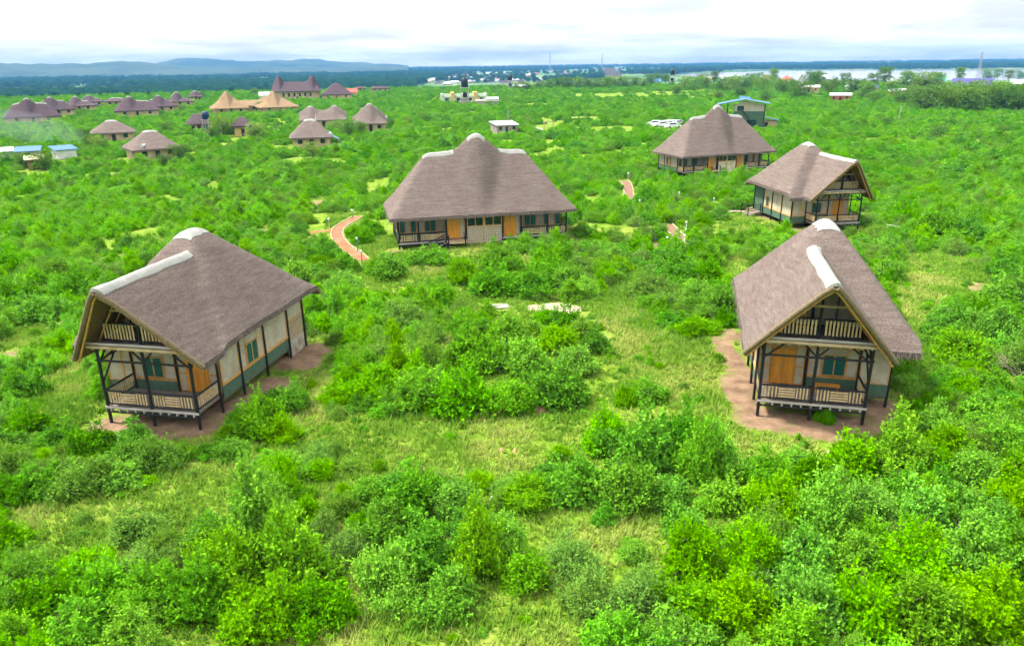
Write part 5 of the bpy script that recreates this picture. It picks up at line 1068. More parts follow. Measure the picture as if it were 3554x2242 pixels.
# unfinished white row building with stepped party walls
p = at(1092, 242); k = mpp(p); az = math.atan2(p.x, p.y); L = 108*k; rt = empty('row_building', (p.x-L/2, p.y, p.z), -az+0.05); tag(rt, 'unfinished white row building with stepped cream party walls', 'building'); OBST.append((p.x, p.y+4, L*.55))
part('wall', MB().box(0, L, 0, 9, -0.4, 13*k), M_WHT, rt); nb = 4
for q in range(nb+1):
    x = L*q/nb; part('party_wall', MB().box(x-0.9 if q else 0, x+0.9 if q < nb else L, -0.25, 9.2, -0.4, (19+(4 if q % 2 else 1))*k), M_YEL if q % 2 else M_WHT, rt)
    if q < nb:
        a, b = x+0.95, x+L/nb-0.95; part('roof', MB().add([(a, -0.5, 12.6*k), (b, -0.5, 12.6*k), (b, 9, 19*k), (a, 9, 19*k), (a, -0.5, 12.9*k), (b, -0.5, 12.9*k), (b, 9, 19.3*k), (a, 9, 19.3*k)], [(0, 3, 2, 1), (4, 5, 6, 7), (0, 1, 5, 4), (1, 2, 6, 5), (2, 3, 7, 6), (3, 0, 4, 7)]), M_TINS, rt)
        part('door', MB().box(a+0.8, a+1.8, -0.05, 0.05, 0, 2.1), M_POST, rt); part('window', MB().box(b-2.0, b-0.9, -0.05, 0.05, 0.9, 2.0), M_DARKGLASS, rt)
def water_tower(px, yb, yt, label, cols=M_CON, wpx=16):
    p = at(px, yb); k = mpp(p); H = (yb-yt)*k; w_ = wpx*k; rt = empty('water_tower', p, -math.atan2(p.x, p.y)); tag(rt, label, 'water tower', 'concrete water towers'); th = H*0.62; OBST.append((p.x, p.y, w_))
    for sx in (-1, 1):
        for sy in (-1, 1): part('column', MB().box(sx*w_*.42-.22, sx*w_*.42+.22, sy*w_*.42-.22, sy*w_*.42+.22, -0.4, th), cols, rt)
    for z in (th*0.40, th): part('platform', MB().box(-w_*.55, w_*.55, -w_*.55, w_*.55, z, z+0.25), cols, rt)
    part('base_room', MB().box(-w_*.45, w_*.45, -w_*.40, w_*.40, -0.4, th*0.36), cols, rt)
    for z, hh, r in ((th*0.40+0.25, th*0.32, w_*.28), (th+.25, H-th-.25, w_*.40)): part('tank', MB().lathe([(0, z), (r, z), (r, z+hh*.8), (r*.6, z+hh*.93), (r*.3, z+hh), (0, z+hh)], n=14), M_TANK, rt)
water_tower(1094, 247, 186, 'tallest water tower standing in front of the white row building', wpx=20); water_tower(1200, 214, 178, 'middle water tower behind the tree clump', wpx=12); water_tower(1580, 201, 165, 'rightmost water tower at the edge of the village', wpx=13)
# tank on a steel stand
p = at(490, 320); k = mpp(p); rt = empty('tank_stand', p); tag(rt, 'navy plastic tank on a pale steel stand among the huts', 'water tank'); H = 36*k
for sx in (-1, 1):
    for sy in (-1, 1): part('leg', MB().box(sx*.75-.08, sx*.75+.08, sy*.75-.08, sy*.75+.08, -0.3, H), M_FASC, rt)
part('platform', MB().box(-1, 1, -1, 1, H, H+.12), M_FASC, rt); part('tank', MB().lathe([(0, H+.12), (.95, H+.12), (.95, H+1.9), (.5, H+2.2), (0, H+2.25)], n=16), M_TANKB, rt); OBST.append((p.x, p.y, 1.5))
p = at(117, 345); k = mpp(p); rt = empty('tank_stand', p); tag(rt, 'teal plastic tank on posts behind the left sheds', 'water tank')
for sx in (-1, 1): part('leg', MB().box(sx*.4-.06, sx*.4+.06, -.06, .06, -0.3, .5), M_STEEL, rt)
part('tank', MB().lathe([(0, .5), (.6, .5), (.6, 1.6), (.3, 1.85), (0, 1.9)], n=14), M_TINB, rt); OBST.append((p.x, p.y, 1.5))
def heater(px, yb, label, turn=0.0, flip=1):
    p = at(px, yb); k = mpp(p); rt = empty('solar_heater', p, turn); tag(rt, label, 'solar heater', 'solar water heaters'); OBST.append((p.x, p.y, 1.6)); s = flip
    part('panel', MB().add([(-0.9*s, -.6, 2.7), (-0.9*s, .6, 2.7), (0.9*s, .6, 1.7), (0.9*s, -.6, 1.7), (-0.9*s, -.6, 2.78), (-0.9*s, .6, 2.78), (0.9*s, .6, 1.78), (0.9*s, -.6, 1.78)], [(0, 1, 2, 3), (7, 6, 5, 4), (0, 4, 5, 1), (2, 6, 7, 3), (1, 5, 6, 2), (3, 7, 4, 0)]), M_PANEL, rt)
    part('drum', MB().pole((-1.15*s, -.75, 2.95), (-1.15*s, .75, 2.95), .32, n=14), M_WHT, rt)
    for x, z in ((-.9*s, 2.65), (.8*s, 1.7)):
        for y in (-.5, .5): part('leg', MB().pole((x, y, -.3), (x, y, z), .05, n=6), M_STEEL, rt)
heater(330, 379, 'white and blue solar heater left of the nearest white-capped hut', 0.0, -1); heater(790, 346, 'white and blue solar heater right of the white-capped hut', 0, 1); heater(918, 300, 'white and blue solar heater right of the tall-peaked grey hut', 0, 1)
# tower house with blue roof
p = at(1758, 309); k = mpp(p); rt = empty('tower_house', p, -math.atan2(p.x, p.y)+0.05); tag(rt, 'two-storey green tower house with a blue winged roof', 'house'); OBST.append((p.x, p.y+2.5, 5)); hw_ = 3.7; H = 7.4
part('wall', MB().box(-hw_, hw_, 0, 5.5, -0.4, 4.9), M_GREEN, rt); part('upper_wall', MB().box(-hw_, hw_, 0.02, 5.48, 4.9, H-1.0), M_CANV, rt)
part('gable', MB().add([(-hw_, .02, H-1.0), (hw_, .02, H-1.0), (-1.2, .02, H+.2)], [(0, 1, 2)]), M_CANV, rt)
def slab(pts, t=.12):
    return MB().add(pts+[(x, y, z+t) for x, y, z in pts], [(0, 3, 2, 1), (4, 5, 6, 7), (0, 1, 5, 4), (1, 2, 6, 5), (2, 3, 7, 6), (3, 0, 4, 7)])
part('roof', slab([(-1.2, -1.0, H+.35), (hw_+1.4, -1.0, H-.75), (hw_+1.4, 6.5, H-.75), (-1.2, 6.5, H+.35)]), M_TINB, rt); part('roof', slab([(-1.2, -1.0, H+.37), (-1.2, 6.5, H+.37), (-hw_-4.2, 6.5, H-.9), (-hw_-4.2, -1.0, H-.9)]), M_TINB, rt)
part('roof', slab([(-2.4, 6.6, H+.2), (0.4, 6.6, H-.1), (0.4, 8.2, H+.5), (-2.4, 8.2, H+.8)]), M_TINB, rt)
for x in (-hw_-3.4, -hw_-1.6):
    for y in (0, 5): part('post', MB().pole((x, y, 2.0), (x, y, H-.7), .1), M_POST, rt)
part('balcony_deck', MB().box(-hw_-3.6, -hw_-.02, 0, 5.4, 3.3, 3.5), M_LOG, rt); part('balcony_wall', MB().box(-hw_-3.55, -hw_-.03, .02, .12, 3.5, 4.2), M_CREAM, rt)
for x in (-hw_-3.4, -hw_-.2): part('post', MB().pole((x, .3, -.3), (x, .3, 3.3), .12), M_POST, rt)
part('window', MB().box(-.4, 1.9, -.05, .06, 1.6, 2.8), M_DARKGLASS, rt); part('window', MB().box(-3.0, -1.4, -.05, .06, 5.0, 6.2), M_DARKGLASS, rt); part('stair_stringer', MB().beam((-1.6, -.2, 5.0), (2.2, -.2, 0.2), .08, .22), M_POST, rt)
part('corner_post', MB().pole((hw_, -.06, -.3), (hw_, -.06, H-.9), .12), M_POST, rt)
p2 = p+Vector((5.6, 0.6, 0)); rt = empty('shed', p2, -math.atan2(p.x, p.y)+0.05); tag(rt, 'small cream shed with a blue lean-to roof beside the tower house', 'shed'); OBST.append((p2.x, p2.y, 2.5))
part('wall', MB().box(-1.9, 1.9, 0, 3, -.3, 2.4), M_CREAM, rt); part('roof', slab([(-1.2, -.4, 3.2), (2.3, -.4, 2.5), (2.3, 3.4, 2.5), (-1.2, 3.4, 3.2)]), M_TINB, rt); part('door', MB().box(-1.2, -.3, -.05, .05, 0, 2.1), M_POST, rt); part('pillar', MB().box(-1.9, -1.5, -.06, .1, -.3, 2.6), M_ORST, rt)
# white cars
def car(px, py, rz, label, van=False):
    p = at(px, py); rt = empty('parked_car', p, rz); tag(rt, label, 'car', 'white cars parked behind the hipped cottage'); OBST.append((p.x, p.y, 2.6)); hl, hw2 = 2.2, .87
    prof = [(-hl, .35), (-hl, .85), (-hl+.15, 1.0), (-1.5, 1.62 if van else 1.55), (.55, 1.66 if van else 1.5), (1.15, 1.05), (hl-.15, .88), (hl, .65), (hl, .35)]
    mb = MB(); n_ = len(prof)
    ins = lambda z: hw2-(max(0, z-.9)*.22); A = [(x, -ins(z), z) for x, z in prof]; B = [(x, ins(z), z) for x, z in prof]
    mb.add(A+B, [(i, (i+1) % n_, n_+(i+1) % n_, n_+i) for i in range(n_)]+[tuple(range(n_-1, -1, -1)), tuple(range(n_, 2*n_))]); part('body', mb, M_CAR, rt)
    for s in (-1, 1): part('side_window', MB().add([(-1.45, s*(hw2-.015), 1.05), (.75, s*(hw2-.015), 1.05), (.35, s*(hw2-.115), 1.45), (-1.35, s*(hw2-.115), 1.48)], [(0, 1, 2, 3)]), M_GLASS, rt)
    part('windscreen', MB().add([(.62, -.62, 1.5), (.62, .62, 1.5), (1.13, .72, 1.1), (1.13, -.72, 1.1)], [(0, 1, 2, 3)]), M_GLASS, rt); part('rear_window', MB().add([(-2.03, -.65, 1.08), (-2.03, .65, 1.08), (-1.6, .6, 1.5), (-1.6, -.6, 1.5)], [(0, 1, 2, 3)]), M_GLASS, rt)
    for x in (-1.35, 1.35):
        for s in (-1, 1): wh = part('wheel', MB().pole((x, s*.68, .33), (x, s*.9, .33), .33, n=14), M_TYRE, rt); part('rim', MB().pole((x, s*.89, .33), (x, s*.915, .33), .19, n=10), M_STEEL, wh)
    for s in (-1, 1): part('headlight', MB().box(hl-.1, hl+.012, s*.6-.16, s*.6+.16, .62, .78), M_LGLS, rt)
for px, py, rz, lb in [(1538, 297, 2.9, 'leftmost white car parked behind the hipped cottage'), (1554, 299, 3.3, 'second white car from left'), (1573, 297, 0.4, 'white car in front in the middle of the parked row'), (1584, 295, 0.5, 'white car behind the middle one in the parked row'), (1582, 302, .3, 'nearest white car of the parked row partly behind thatch'), (1596, 296, .5, 'rightmost white car beside the thatched roof')]: car(px, py, rz, lb)
# poles and masts
def mast(px, yb, yt, r, label, name='utility_pole', lattice=False, z=None, mat=None, lean=0.0, arm=False):
    p = at(px, yb, z); H = (yb-yt)*mpp(p); rt = empty(name, p); tag(rt, label, 'mast' if lattice else 'pole', 'masts and poles')
    if not lattice:
        part('pole', MB().pole((0, 0, -.5), (lean, 0, H), r, r*.7, 8), mat or M_FASC, rt)
        if arm: part('cross_arm', MB().box(lean-.8, lean+.8, -.06, .06, H-.5, H-.38), mat or M_FASC, rt)
        return
    r *= 1.6; w0, w1 = r*2.2, r*.8
    for a in range(3): part('leg', MB().pole((w0*math.cos(a*2.09), w0*math.sin(a*2.09), -.5), (w1*math.cos(a*2.09), w1*math.sin(a*2.09), H), r*.22, n=5), M_STEEL, rt)
    mb = MB()
    for q in range(14):
        t0, t1 = q/14, (q+1)/14
        for a in range(3):
            f = lambda t, a_: (((w0+(w1-w0)*t))*math.cos(a_*2.09), (w0+(w1-w0)*t)*math.sin(a_*2.09), H*t); mb.pole(f(t0, a), f(t1, a+1), r*.15, n=4)
    part('bracing', mb, M_STEEL, rt)
mast(2299, 262, 217, .22, 'leaning pale concrete pole before the far right hedge', mat=M_FASC, lean=1.3); mast(2110, 287, 250, .10, 'thin leaning pole in the open scrub at right', lean=.6); mast(1196, 316, 258, .09, 'thin pole in front of the grey block house', mat=M_STEEL); mast(746, 314, 271, .12, 'white pole behind the white-capped hut', mat=M_WHT)
mast(1293, 172, 125, 1.6, 'taller lattice mast on the skyline left of centre right', 'radio_mast', True, VALLEY); mast(1415, 168, 131, 1.6, 'shorter lattice mast on the skyline', 'radio_mast', True, VALLEY); mast(2298, 192, 127, 1.0, 'lattice mast standing before the lake at right', 'radio_mast', True, VALLEY)
# rubble and a post frame in the middle distance
lump('rubble_heap', 1258, 306, 3.0, 2.0, .7, M_FASC, 'pale rubble heap right of the grey block house', 'rubble', 51); lump('sand_heap', 1362, 279, 5.0, 2.2, .4, M_SAND, 'flat pale sand patch far behind the middle cottage', 'sand heap', 52)
p = at(1290, 311); rt = empty('post_frame', p); tag(rt, 'frame of four bare posts beside the rubble heap', 'frame'); 
for sx in (-1, 1):
    for sy in (-1, 1): part('post', MB().pole((sx*1.2, sy*1.0, -.3), (sx*1.2, sy*1.0, 2.6), .1), M_LOG, rt)
    part('beam', MB().pole((sx*1.2, -1.2, 2.6), (sx*1.2, 1.2, 2.6), .09), M_LOG, rt)
part('beam', MB().pole((-1.4, -1.0, 2.75), (1.4, -1.0, 2.75), .09), M_LOG, rt); OBST.append((p.x, p.y, 2))
# far town in the valley
random.seed(77); spots = [(1006, 196), (1025, 190), (1040, 192), (1062, 186), (1075, 182), (1083, 188), (1098, 180), (1110, 184), (1122, 178), (1135, 182), (1148, 176), (1160, 180), (1172, 188), (1185, 174), (1198, 178), (1212, 172), (1226, 176), (1110, 196), (1130, 193), (1150, 197), (1168, 194), (1190, 198), (1210, 192), (1235, 188), (1255, 184), (1250, 172), (1275, 168), (1290, 172), (1305, 166), (1322, 170), (1340, 164), (1356, 168), (1380, 163), (1400, 166), (1440, 163), (1462, 166), (1480, 162), (1240, 180), (1072, 198), (1052, 201), (1265, 192), (1140, 188), (1216, 184), (1320, 180), (1345, 176), (1090, 192), (1030, 200), (1016, 193), (1068, 190), (1104, 188), (1127, 187), (1155, 185), (1166, 176), (1178, 183), (1204, 188), (1222, 181), (1246, 177), (1262, 175), (1284, 164), (1298, 170), (1314, 163), (1330, 174), (1348, 160), (1366, 163), (1392, 160), (1414, 163), (1430, 160), (1455, 161), (1182, 192), (1226, 196), (1142, 193)]
RC = [(M_TINW, 'white'), (M_TINR, 'red'), (M_FASC, 'pale'), (M_THD, 'brown')]; cntr = {}
for px, py in sorted(spots):
    p = at(px, py, VALLEY); mt, nm = random.choice(RC+RC[:1]); L = random.uniform(11, 24); D = random.uniform(8, 13); cntr[nm] = cntr.get(nm, 0)+1
    rt = empty('town_house', (p.x-L/2, p.y, p.z), random.uniform(-.3, .3)); tag(rt, f'{nm}-roofed far town house, {ordn(cntr[nm])} of that roof colour from the left', 'house', 'houses of the far town')
    part('wall', MB().box(0, L, 0, D, -1, 3.2), random.choice([M_CREAM, M_WHT, M_PLAS]), rt)
    part('roof', MB().add([(-.6, -.6, 3.1), (L+.6, -.6, 3.1), (L+.6, D+.6, 3.1), (-.6, D+.6, 3.1), (D*.3, D/2, 6.5), (L-D*.3, D/2, 6.5)], [(0, 1, 5, 4), (1, 2, 5), (2, 3, 4, 5), (3, 0, 4), (3, 2, 1, 0)]), mt, rt)
    for q in (.25, .7): part('window', MB().box(L*q-.7, L*q+.7, -.08, .05, 1.0, 2.2), M_DARKGLASS, rt)
# smoke drifting behind the left sheds
m, n, l = newmat('smoke_air'); o_ = n.new('ShaderNodeOutputMaterial'); pv = n.new('ShaderNodeVolumePrincipled'); l.new(pv.outputs[0], o_.inputs['Volume']); pv.inputs['Color'].default_value = (.75, .85, .95, 1); pv.inputs['Density'].default_value = .011
mb = MB(); p = at(70, 352); prof = [(math.sin(math.pi*i/12), -math.cos(math.pi*i/12)) for i in range(13)]
mb.lathe(prof, n=20); o_ = link('smoke', mb.mesh('smoke', m), None, p+Vector((-3, 6, 4.5)), (0, .25, .2)); o_.scale = (13, 5, 3.6); tag(o_, 'thin bluish smoke drifting behind the left sheds', None, kind='stuff')
# the rest of the scrub: random, denser away from the clearings
def scatter(r0, r1, spacing, size, n_try, az=0.66, seed=1, hk=1.0, only=None):
    rg = np.random.default_rng(seed); cell = spacing; g = {}
    for (x, y, r, *_ ) in BUSH: g.setdefault((int(x//cell), int(y//cell)), []).append((x, y, r))
    a = rg.uniform(-az, az, n_try); rad = np.sqrt(rg.uniform(r0*r0, r1*r1, n_try)); xs_ = rad*np.sin(a); ys_ = rad*np.cos(a)
    kn_ = vnoise(xs_/9, ys_/9, 77); dens = fbm(xs_/10, ys_/10, 31, 3); ok = dens > rg.uniform(0.34, 0.54, n_try)-0.02*sstep(50, 90, rad)
    soft = (rad > 75) & (fbm(xs_/4, ys_/4, 8, 2) > np.where(rad > 250, 0.60, 0.46))
    for P in CLEARS: ok &= ~inpoly(xs_, ys_, P) | soft
    ok &= dirtv(xs_, ys_) < 0.25
    r_all = size*rg.uniform(0.55, 1.35, n_try); oi_ = np.nonzero(ok)[0]; keep_ = np.ones(len(oi_), bool); qx, qy, qr = xs_[oi_], ys_[oi_], r_all[oi_]*0.6
    for ox, oy, orad in OBST: keep_ &= (qx-ox)**2+(qy-oy)**2 > (orad+qr)**2
    out_ = 0
    for i in oi_[keep_]:
        x, y = float(xs_[i]), float(ys_[i]); r = float(r_all[i]); q = (int(x//cell), int(y//cell)); bad = False
        for dx in (-1, 0, 1):
            for dy in (-1, 0, 1):
                for (u, v, s) in g.get((q[0]+dx, q[1]+dy), ()):
                    if (u-x)**2+(v-y)**2 < (0.52*(s+r))**2: bad = True; break
                if bad: break
            if bad: break
        if bad or (rad[i] < 150 and blocked(x, y, r)): continue
        g.setdefault(q, []).append((x, y, r)); k = float(kn_[i]); kk = int(min(9, max(0, (k+rg.normal()*0.25)*10)))
        kk = only[kk % len(only)] if only else kk; BUSH.append((x, y, r, float(rg.uniform(0.75, 1.2))*hk, kk)); out_ += 1
    return out_
scatter(120, 600, 5.0, 2.3, 9000, 0.68, 8, 0.80, (6, 7, 9)); scatter(15, 62, 1.8, 0.95, 12000, 0.75, 2, 1.0); scatter(62, 160, 2.2, 1.10, 34000, 0.70, 3, 0.95); scatter(160, 330, 2.6, 1.15, 52000, 0.68, 4, 0.85); scatter(330, 600, 3.4, 1.4, 50000, 0.68, 5, 0.7)

# small weeds and seedlings in the clearings
rgw = np.random.default_rng(61); nw = 2600; a = rgw.uniform(-0.72, 0.72, nw); rad = np.sqrt(rgw.uniform(17**2, 95**2, nw)); xw_ = rad*np.sin(a); yw_ = rad*np.cos(a); inn = np.zeros(nw, bool)
for P in CLEARS: inn |= inpoly(xw_, yw_, P)
inn &= (fbm(xw_/4, yw_/4, 19, 3) > rgw.uniform(0.36, 0.62, nw)) & (dirtv(xw_, yw_) < rgw.uniform(0.1, 0.9, nw))
for i in np.nonzero(inn)[0]:
    x, y, r = float(xw_[i]), float(yw_[i]), float(rgw.uniform(0.16, 0.48))
    if blocked(x, y, -0.4) or any((x-o[0])**2+(y-o[1])**2 < (o[2]*0.8)**2 for o in OBST): continue
    BUSH.append((x, y, r, float(rgw.uniform(0.6, 1.1)), int(rgw.integers(0, 10))))
# the 300 that show largest become things of their own
cand = []
BZ = terr(np.array([b[0] for b in BUSH]), np.array([b[1] for b in BUSH]))
for i, (x, y, r, hf, kd) in enumerate(BUSH):
    z = float(BZ[i]); q = pix((x, y, z+r*0.6))
    if q and -60 < q[0] < 2468 and 0 < q[1] < 1590: cand.append(((r/q[2])**2*hf, i))
cand.sort(reverse=True); single = set(i for _, i in cand[:300])
LAND = [('left gabled cottage', hcent('L', 3.3, 6, True)), ('right front gabled cottage', hcent('R', 3.3, 6)), ('upper right gabled cottage', hcent('U', 3.3, 6, True)), ('middle brick-bay cottage', hcent('C', 8.4, 3.7)), ('sand heap', (at(1300, 722).x, at(1300, 722).y)), ('red path', (at(810, 560).x, at(810, 560).y))]
sets = {}
for i in single:
    x, y, r, hf, kd = BUSH[i]; li = min(range(len(LAND)), key=lambda k: math.hypot(x-LAND[k][1][0], y-LAND[k][1][1])); lx, ly = LAND[li][1]; dx, dy = x-lx, y-ly
    side = ('in front of' if dy < 0 else 'behind') if abs(dy) > abs(dx) else ('left of' if dx < 0 else 'right of')
    sets.setdefault((li, side), []).append((math.hypot(dx, dy), i))
BLAB = {}
for (li, side), lst in sets.items():
    for rk, (_, i) in enumerate(sorted(lst)):
        look = KINDS[BUSH[i][4]][1]; BLAB[i] = f"{look} bush, {ordn(rk+1) if rk else ''} nearest of those {side} the {LAND[li][0]}".replace(',  ', ', ')
FIELD = []; PROTO = {}
for i, (x, y, r, hf, kd) in enumerate(BUSH):
    z = float(BZ[i])-0.03; rz = random.uniform(0, 6.283); s = (r, r*random.uniform(0.85, 1.15), r*hf*random.uniform(0.95, 1.1))
    if r > 1.3: s = (s[0], s[1], s[2]*(1.3/r)**0.35)
    if i in single:
        b = empty('bush', (x, y, z), rz); b.scale = s
        f = link('foliage', BUSHME[kd][0], b); link('stems', BUSHME[kd][1], b); PROTO.setdefault(kd, f)
        tag(b, BLAB[i], 'bush', 'bushes of the near scrub')
    else: FIELD.append((x, y, z, rz, s, kd))

def instancer(name, pts, protos, label):
    """one object: geometry nodes put a copy of one of the given meshes on every point"""
    n = len(pts); me = bpy.data.meshes.new(name); me.vertices.add(n)
    me.vertices.foreach_set('co', np.array([p[:3] for p in pts], np.float32).ravel())
    def attr(an, ty, val, key='vector'):
        a = me.attributes.new(an, ty, 'POINT'); a.data.foreach_set(key, np.asarray(val).ravel())
    attr('prot', 'FLOAT_VECTOR', np.array([(p[6] if len(p) > 6 else 0.0, 0, p[3]) for p in pts], np.float32)); attr('pscl', 'FLOAT_VECTOR', np.array([p[4] for p in pts], np.float32)); attr('pk', 'INT', np.array([p[5] for p in pts], np.int32), 'value')
    o = link(name, me); tag(o, label, None, kind='stuff')
    g = bpy.data.node_groups.new(name, 'GeometryNodeTree'); g.interface.new_socket('Geometry', in_out='INPUT', socket_type='NodeSocketGeometry'); g.interface.new_socket('Geometry', in_out='OUTPUT', socket_type='NodeSocketGeometry')
    N_ = g.nodes; L_ = g.links; gi = N_.new('NodeGroupInput'); go = N_.new('NodeGroupOutput'); ip = N_.new('GeometryNodeInstanceOnPoints'); jn = N_.new('GeometryNodeJoinGeometry')
    for pr in reversed(protos):
        oi = N_.new('GeometryNodeObjectInfo'); oi.transform_space = 'ORIGINAL'; oi.inputs['Object'].default_value = pr; oi.inputs['As Instance'].default_value = True; L_.new(oi.outputs['Geometry'], jn.inputs[0])
    def na(an, ty):
        q = N_.new('GeometryNodeInputNamedAttribute'); q.data_type = ty; q.inputs[0].default_value = an; return q.outputs['Attribute']
    L_.new(gi.outputs[0], ip.inputs['Points']); L_.new(jn.outputs[0], ip.inputs['Instance']); ip.inputs['Pick Instance'].default_value = True
    L_.new(na('pk', 'INT'), ip.inputs['Instance Index']); L_.new(na('pscl', 'FLOAT_VECTOR'), ip.inputs['Scale'])
    e2r = N_.new('FunctionNodeEulerToRotation'); L_.new(na('prot', 'FLOAT_VECTOR'), e2r.inputs[0]); L_.new(e2r.outputs[0], ip.inputs['Rotation'])
    L_.new(ip.outputs[0], go.inputs[0]); md = o.modifiers.new('scatter', 'NODES'); md.node_group = g
    return o
ks = sorted(PROTO); remap = {k: j for j, k in enumerate(ks)}
FIELD = [(x, y, z, rz, s, remap.get(k, 0)) for x, y, z, rz, s, k in FIELD]
instancer('scrub', FIELD, [PROTO[k] for k in ks], 'green scrub of countless smaller and farther bushes')
print('bushes', len(BUSH), 'field', len(FIELD))

# ------------------------------------------------------------------ trees
def make_tree(mat, seed, h=8.0, crown=3.2, cz=5.2, nc=16, ns=420, leaf=0.34, flat=0.7):
    random.seed(seed); cl = []
    for k in range(nc):
        a = random.uniform(0, 6.283); q = math.sqrt(random.random())*crown*0.75; r = random.uniform(0.9, 1.5)*crown/3.2
        cl.append((q*math.cos(a), q*math.sin(a), cz+random.uniform(-0.45, 0.5)*(h-cz)*1.4*flat, r, r*0.75))
    fo = foliage_mesh('crown', mat, cl, ns, 6, leaf, 0.7, 0.3)
    mb = MB(); top = Vector((random.uniform(-.3, .3), random.uniform(-.3, .3), cz*0.62)); mb.pole((0, 0, -0.4), top, 0.22, 0.15, 8, 0.05)
    for c in cl[:7]: mb.pole(top, (c[0], c[1], c[2]), 0.11, 0.03, 6)
    return fo, mb.mesh('trunk', M_TRUNK)
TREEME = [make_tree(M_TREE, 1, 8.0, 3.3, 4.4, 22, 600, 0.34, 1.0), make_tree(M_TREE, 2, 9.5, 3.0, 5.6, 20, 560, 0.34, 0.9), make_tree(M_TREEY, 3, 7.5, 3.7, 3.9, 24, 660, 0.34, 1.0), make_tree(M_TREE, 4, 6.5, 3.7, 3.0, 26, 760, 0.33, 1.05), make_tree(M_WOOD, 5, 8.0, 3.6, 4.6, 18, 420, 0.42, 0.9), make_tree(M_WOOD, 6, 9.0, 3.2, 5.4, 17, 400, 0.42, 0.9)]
TPROTO = {}
TREES = []
def tree_at(px_, py_, hpx, kd, label, group='trees around the lake village', wide=1.0):
    p = at(px_, py_); s = hpx*mpp(p)/(8.0, 9.5, 7.5, 6.5, 8.0, 9.0)[kd]; t = empty('tree', (p.x, p.y, p.z-0.1), random.uniform(0, 6.28)); t.scale = (s*wide, s*wide, s)
    f = link('crown', TREEME[kd][0], t); link('trunk', TREEME[kd][1], t); TPROTO.setdefault(kd, f); tag(t, label, 'tree', group); OBST.append((p.x, p.y, 2.0*s))
KN = ['round-crowned dark tree', 'tall dark tree', 'pale yellow-green tree', 'low broad bushy tree', 'dark blue-green tree', 'tall dark blue-green tree']
random.seed(40)
rows = [('in the far right hedge row', [(2170, 262, 52, 3), (2200, 255, 50, 0), (2228, 262, 46, 2), (2255, 258, 52, 3), (2282, 264, 50, 3), (2312, 262, 56, 0), (2340, 258, 50, 3), (2366, 262, 52, 3), (2392, 264, 54, 0), (2415, 262, 50, 3), (2145, 244, 36, 2), (2120, 246, 30, 3), (2240, 240, 40, 2), (2300, 240, 42, 2), (2350, 240, 40, 2), (2400, 240, 42, 0)]),
        ('in the clump below the far dome', [(1268, 212, 20, 3), (1290, 211, 24, 3), (1312, 210, 27, 0), (1335, 210, 27, 3), (1358, 210, 27, 3), (1380, 210, 26, 0), (1402, 210, 25, 3), (1424, 209, 26, 3), (1446, 208, 27, 2), (1468, 208, 26, 3), (1490, 208, 25, 3), (1512, 207, 20, 2), (1215, 214, 18, 3), (1238, 214, 20, 3), (1175, 214, 12, 3)]),
        ('among the houses of the lake village', [(1530, 200, 20, 3), (1548, 198, 24, 0), (1565, 200, 22, 0), (1610, 212, 26, 2), (1632, 214, 26, 3), (1655, 210, 28, 2), (1678, 205, 30, 1), (1700, 216, 28, 3), (1724, 218, 30, 2), (1748, 214, 28, 3), (1770, 205, 26, 3), (1795, 216, 30, 2), (1818, 205, 36, 1), (1838, 222, 30, 3), (1862, 215, 26, 0), (1880, 232, 32, 3), (1905, 208, 34, 0), (1925, 206, 30, 3), (1945, 222, 26, 2), (1960, 215, 28, 0), (1985, 208, 30, 1), (2010, 222, 30, 3), (2030, 236, 34, 3), (2050, 216, 36, 1), (2075, 214, 46, 1), (2095, 226, 34, 0), (2125, 206, 30, 3), (2150, 210, 28, 0), (2170, 214, 34, 2), (2195, 208, 30, 3), (2252, 200, 34, 1), (2320, 194, 24, 2), (2345, 192, 24, 1), (2370, 196, 26, 1), (2395, 194, 24, 0), (1740, 232, 22, 3), (1690, 236, 18, 3), (1800, 238, 20, 3), (2060, 246, 26, 3), (1590, 224, 16, 3)]),
        ('beside the old huts on the left', [(395, 318, 30, 3), (525, 322, 48, 2), (545, 316, 34, 3), (600, 330, 40, 2), (500, 330, 30, 3), (620, 262, 22, 3), (580, 260, 20, 3), (600, 226, 20, 0), (845, 318, 30, 3), (818, 322, 40, 3), (790, 316, 30, 2), (920, 302, 26, 0), (430, 262, 14, 3), (475, 232, 16, 3), (215, 345, 30, 3), (105, 400, 40, 3), (60, 395, 34, 3), (200, 330, 26, 3), (340, 338, 36, 0), (425, 376, 36, 3), (390, 400, 40, 0), (235, 352, 32, 2)]),
        ('at the plateau edge far left', [(20, 233, 14, 4), (75, 232, 12, 5), (130, 231, 13, 4), (185, 230, 12, 4), (240, 231, 14, 5), (300, 229, 13, 4), (350, 228, 12, 4), (480, 223, 12, 5), (545, 220, 13, 4)]),
        ('standing alone in the open scrub', [(735, 372, 36, 6 % 4), (1150, 252, 14, 3), (1000, 290, 26, 3), (960, 300, 24, 2), (1560, 262, 20, 3), (2200, 330, 34, 3), (2080, 300, 24, 3), (2350, 320, 30, 0)])]
for where, lst in rows:
    cnt = {}
    for px_, py_, hp, kd in sorted(lst): cnt[kd] = cnt.get(kd, 0)+1
    seen = {}
    hm = 1.12 if 'hedge' in where else 1.2 if 'village' in where else 1.0
    for px_, py_, hp, kd in sorted(lst):
        hp *= hm; seen[kd] = seen.get(kd, 0)+1; pre = (ordn(seen[kd])+' from left, ') if cnt[kd] > 1 else ''
        tree_at(px_, py_, hp, kd, f'{KN[kd]}, {pre}{where}', wide=1.25 if kd in (3, 2) else 1.05)
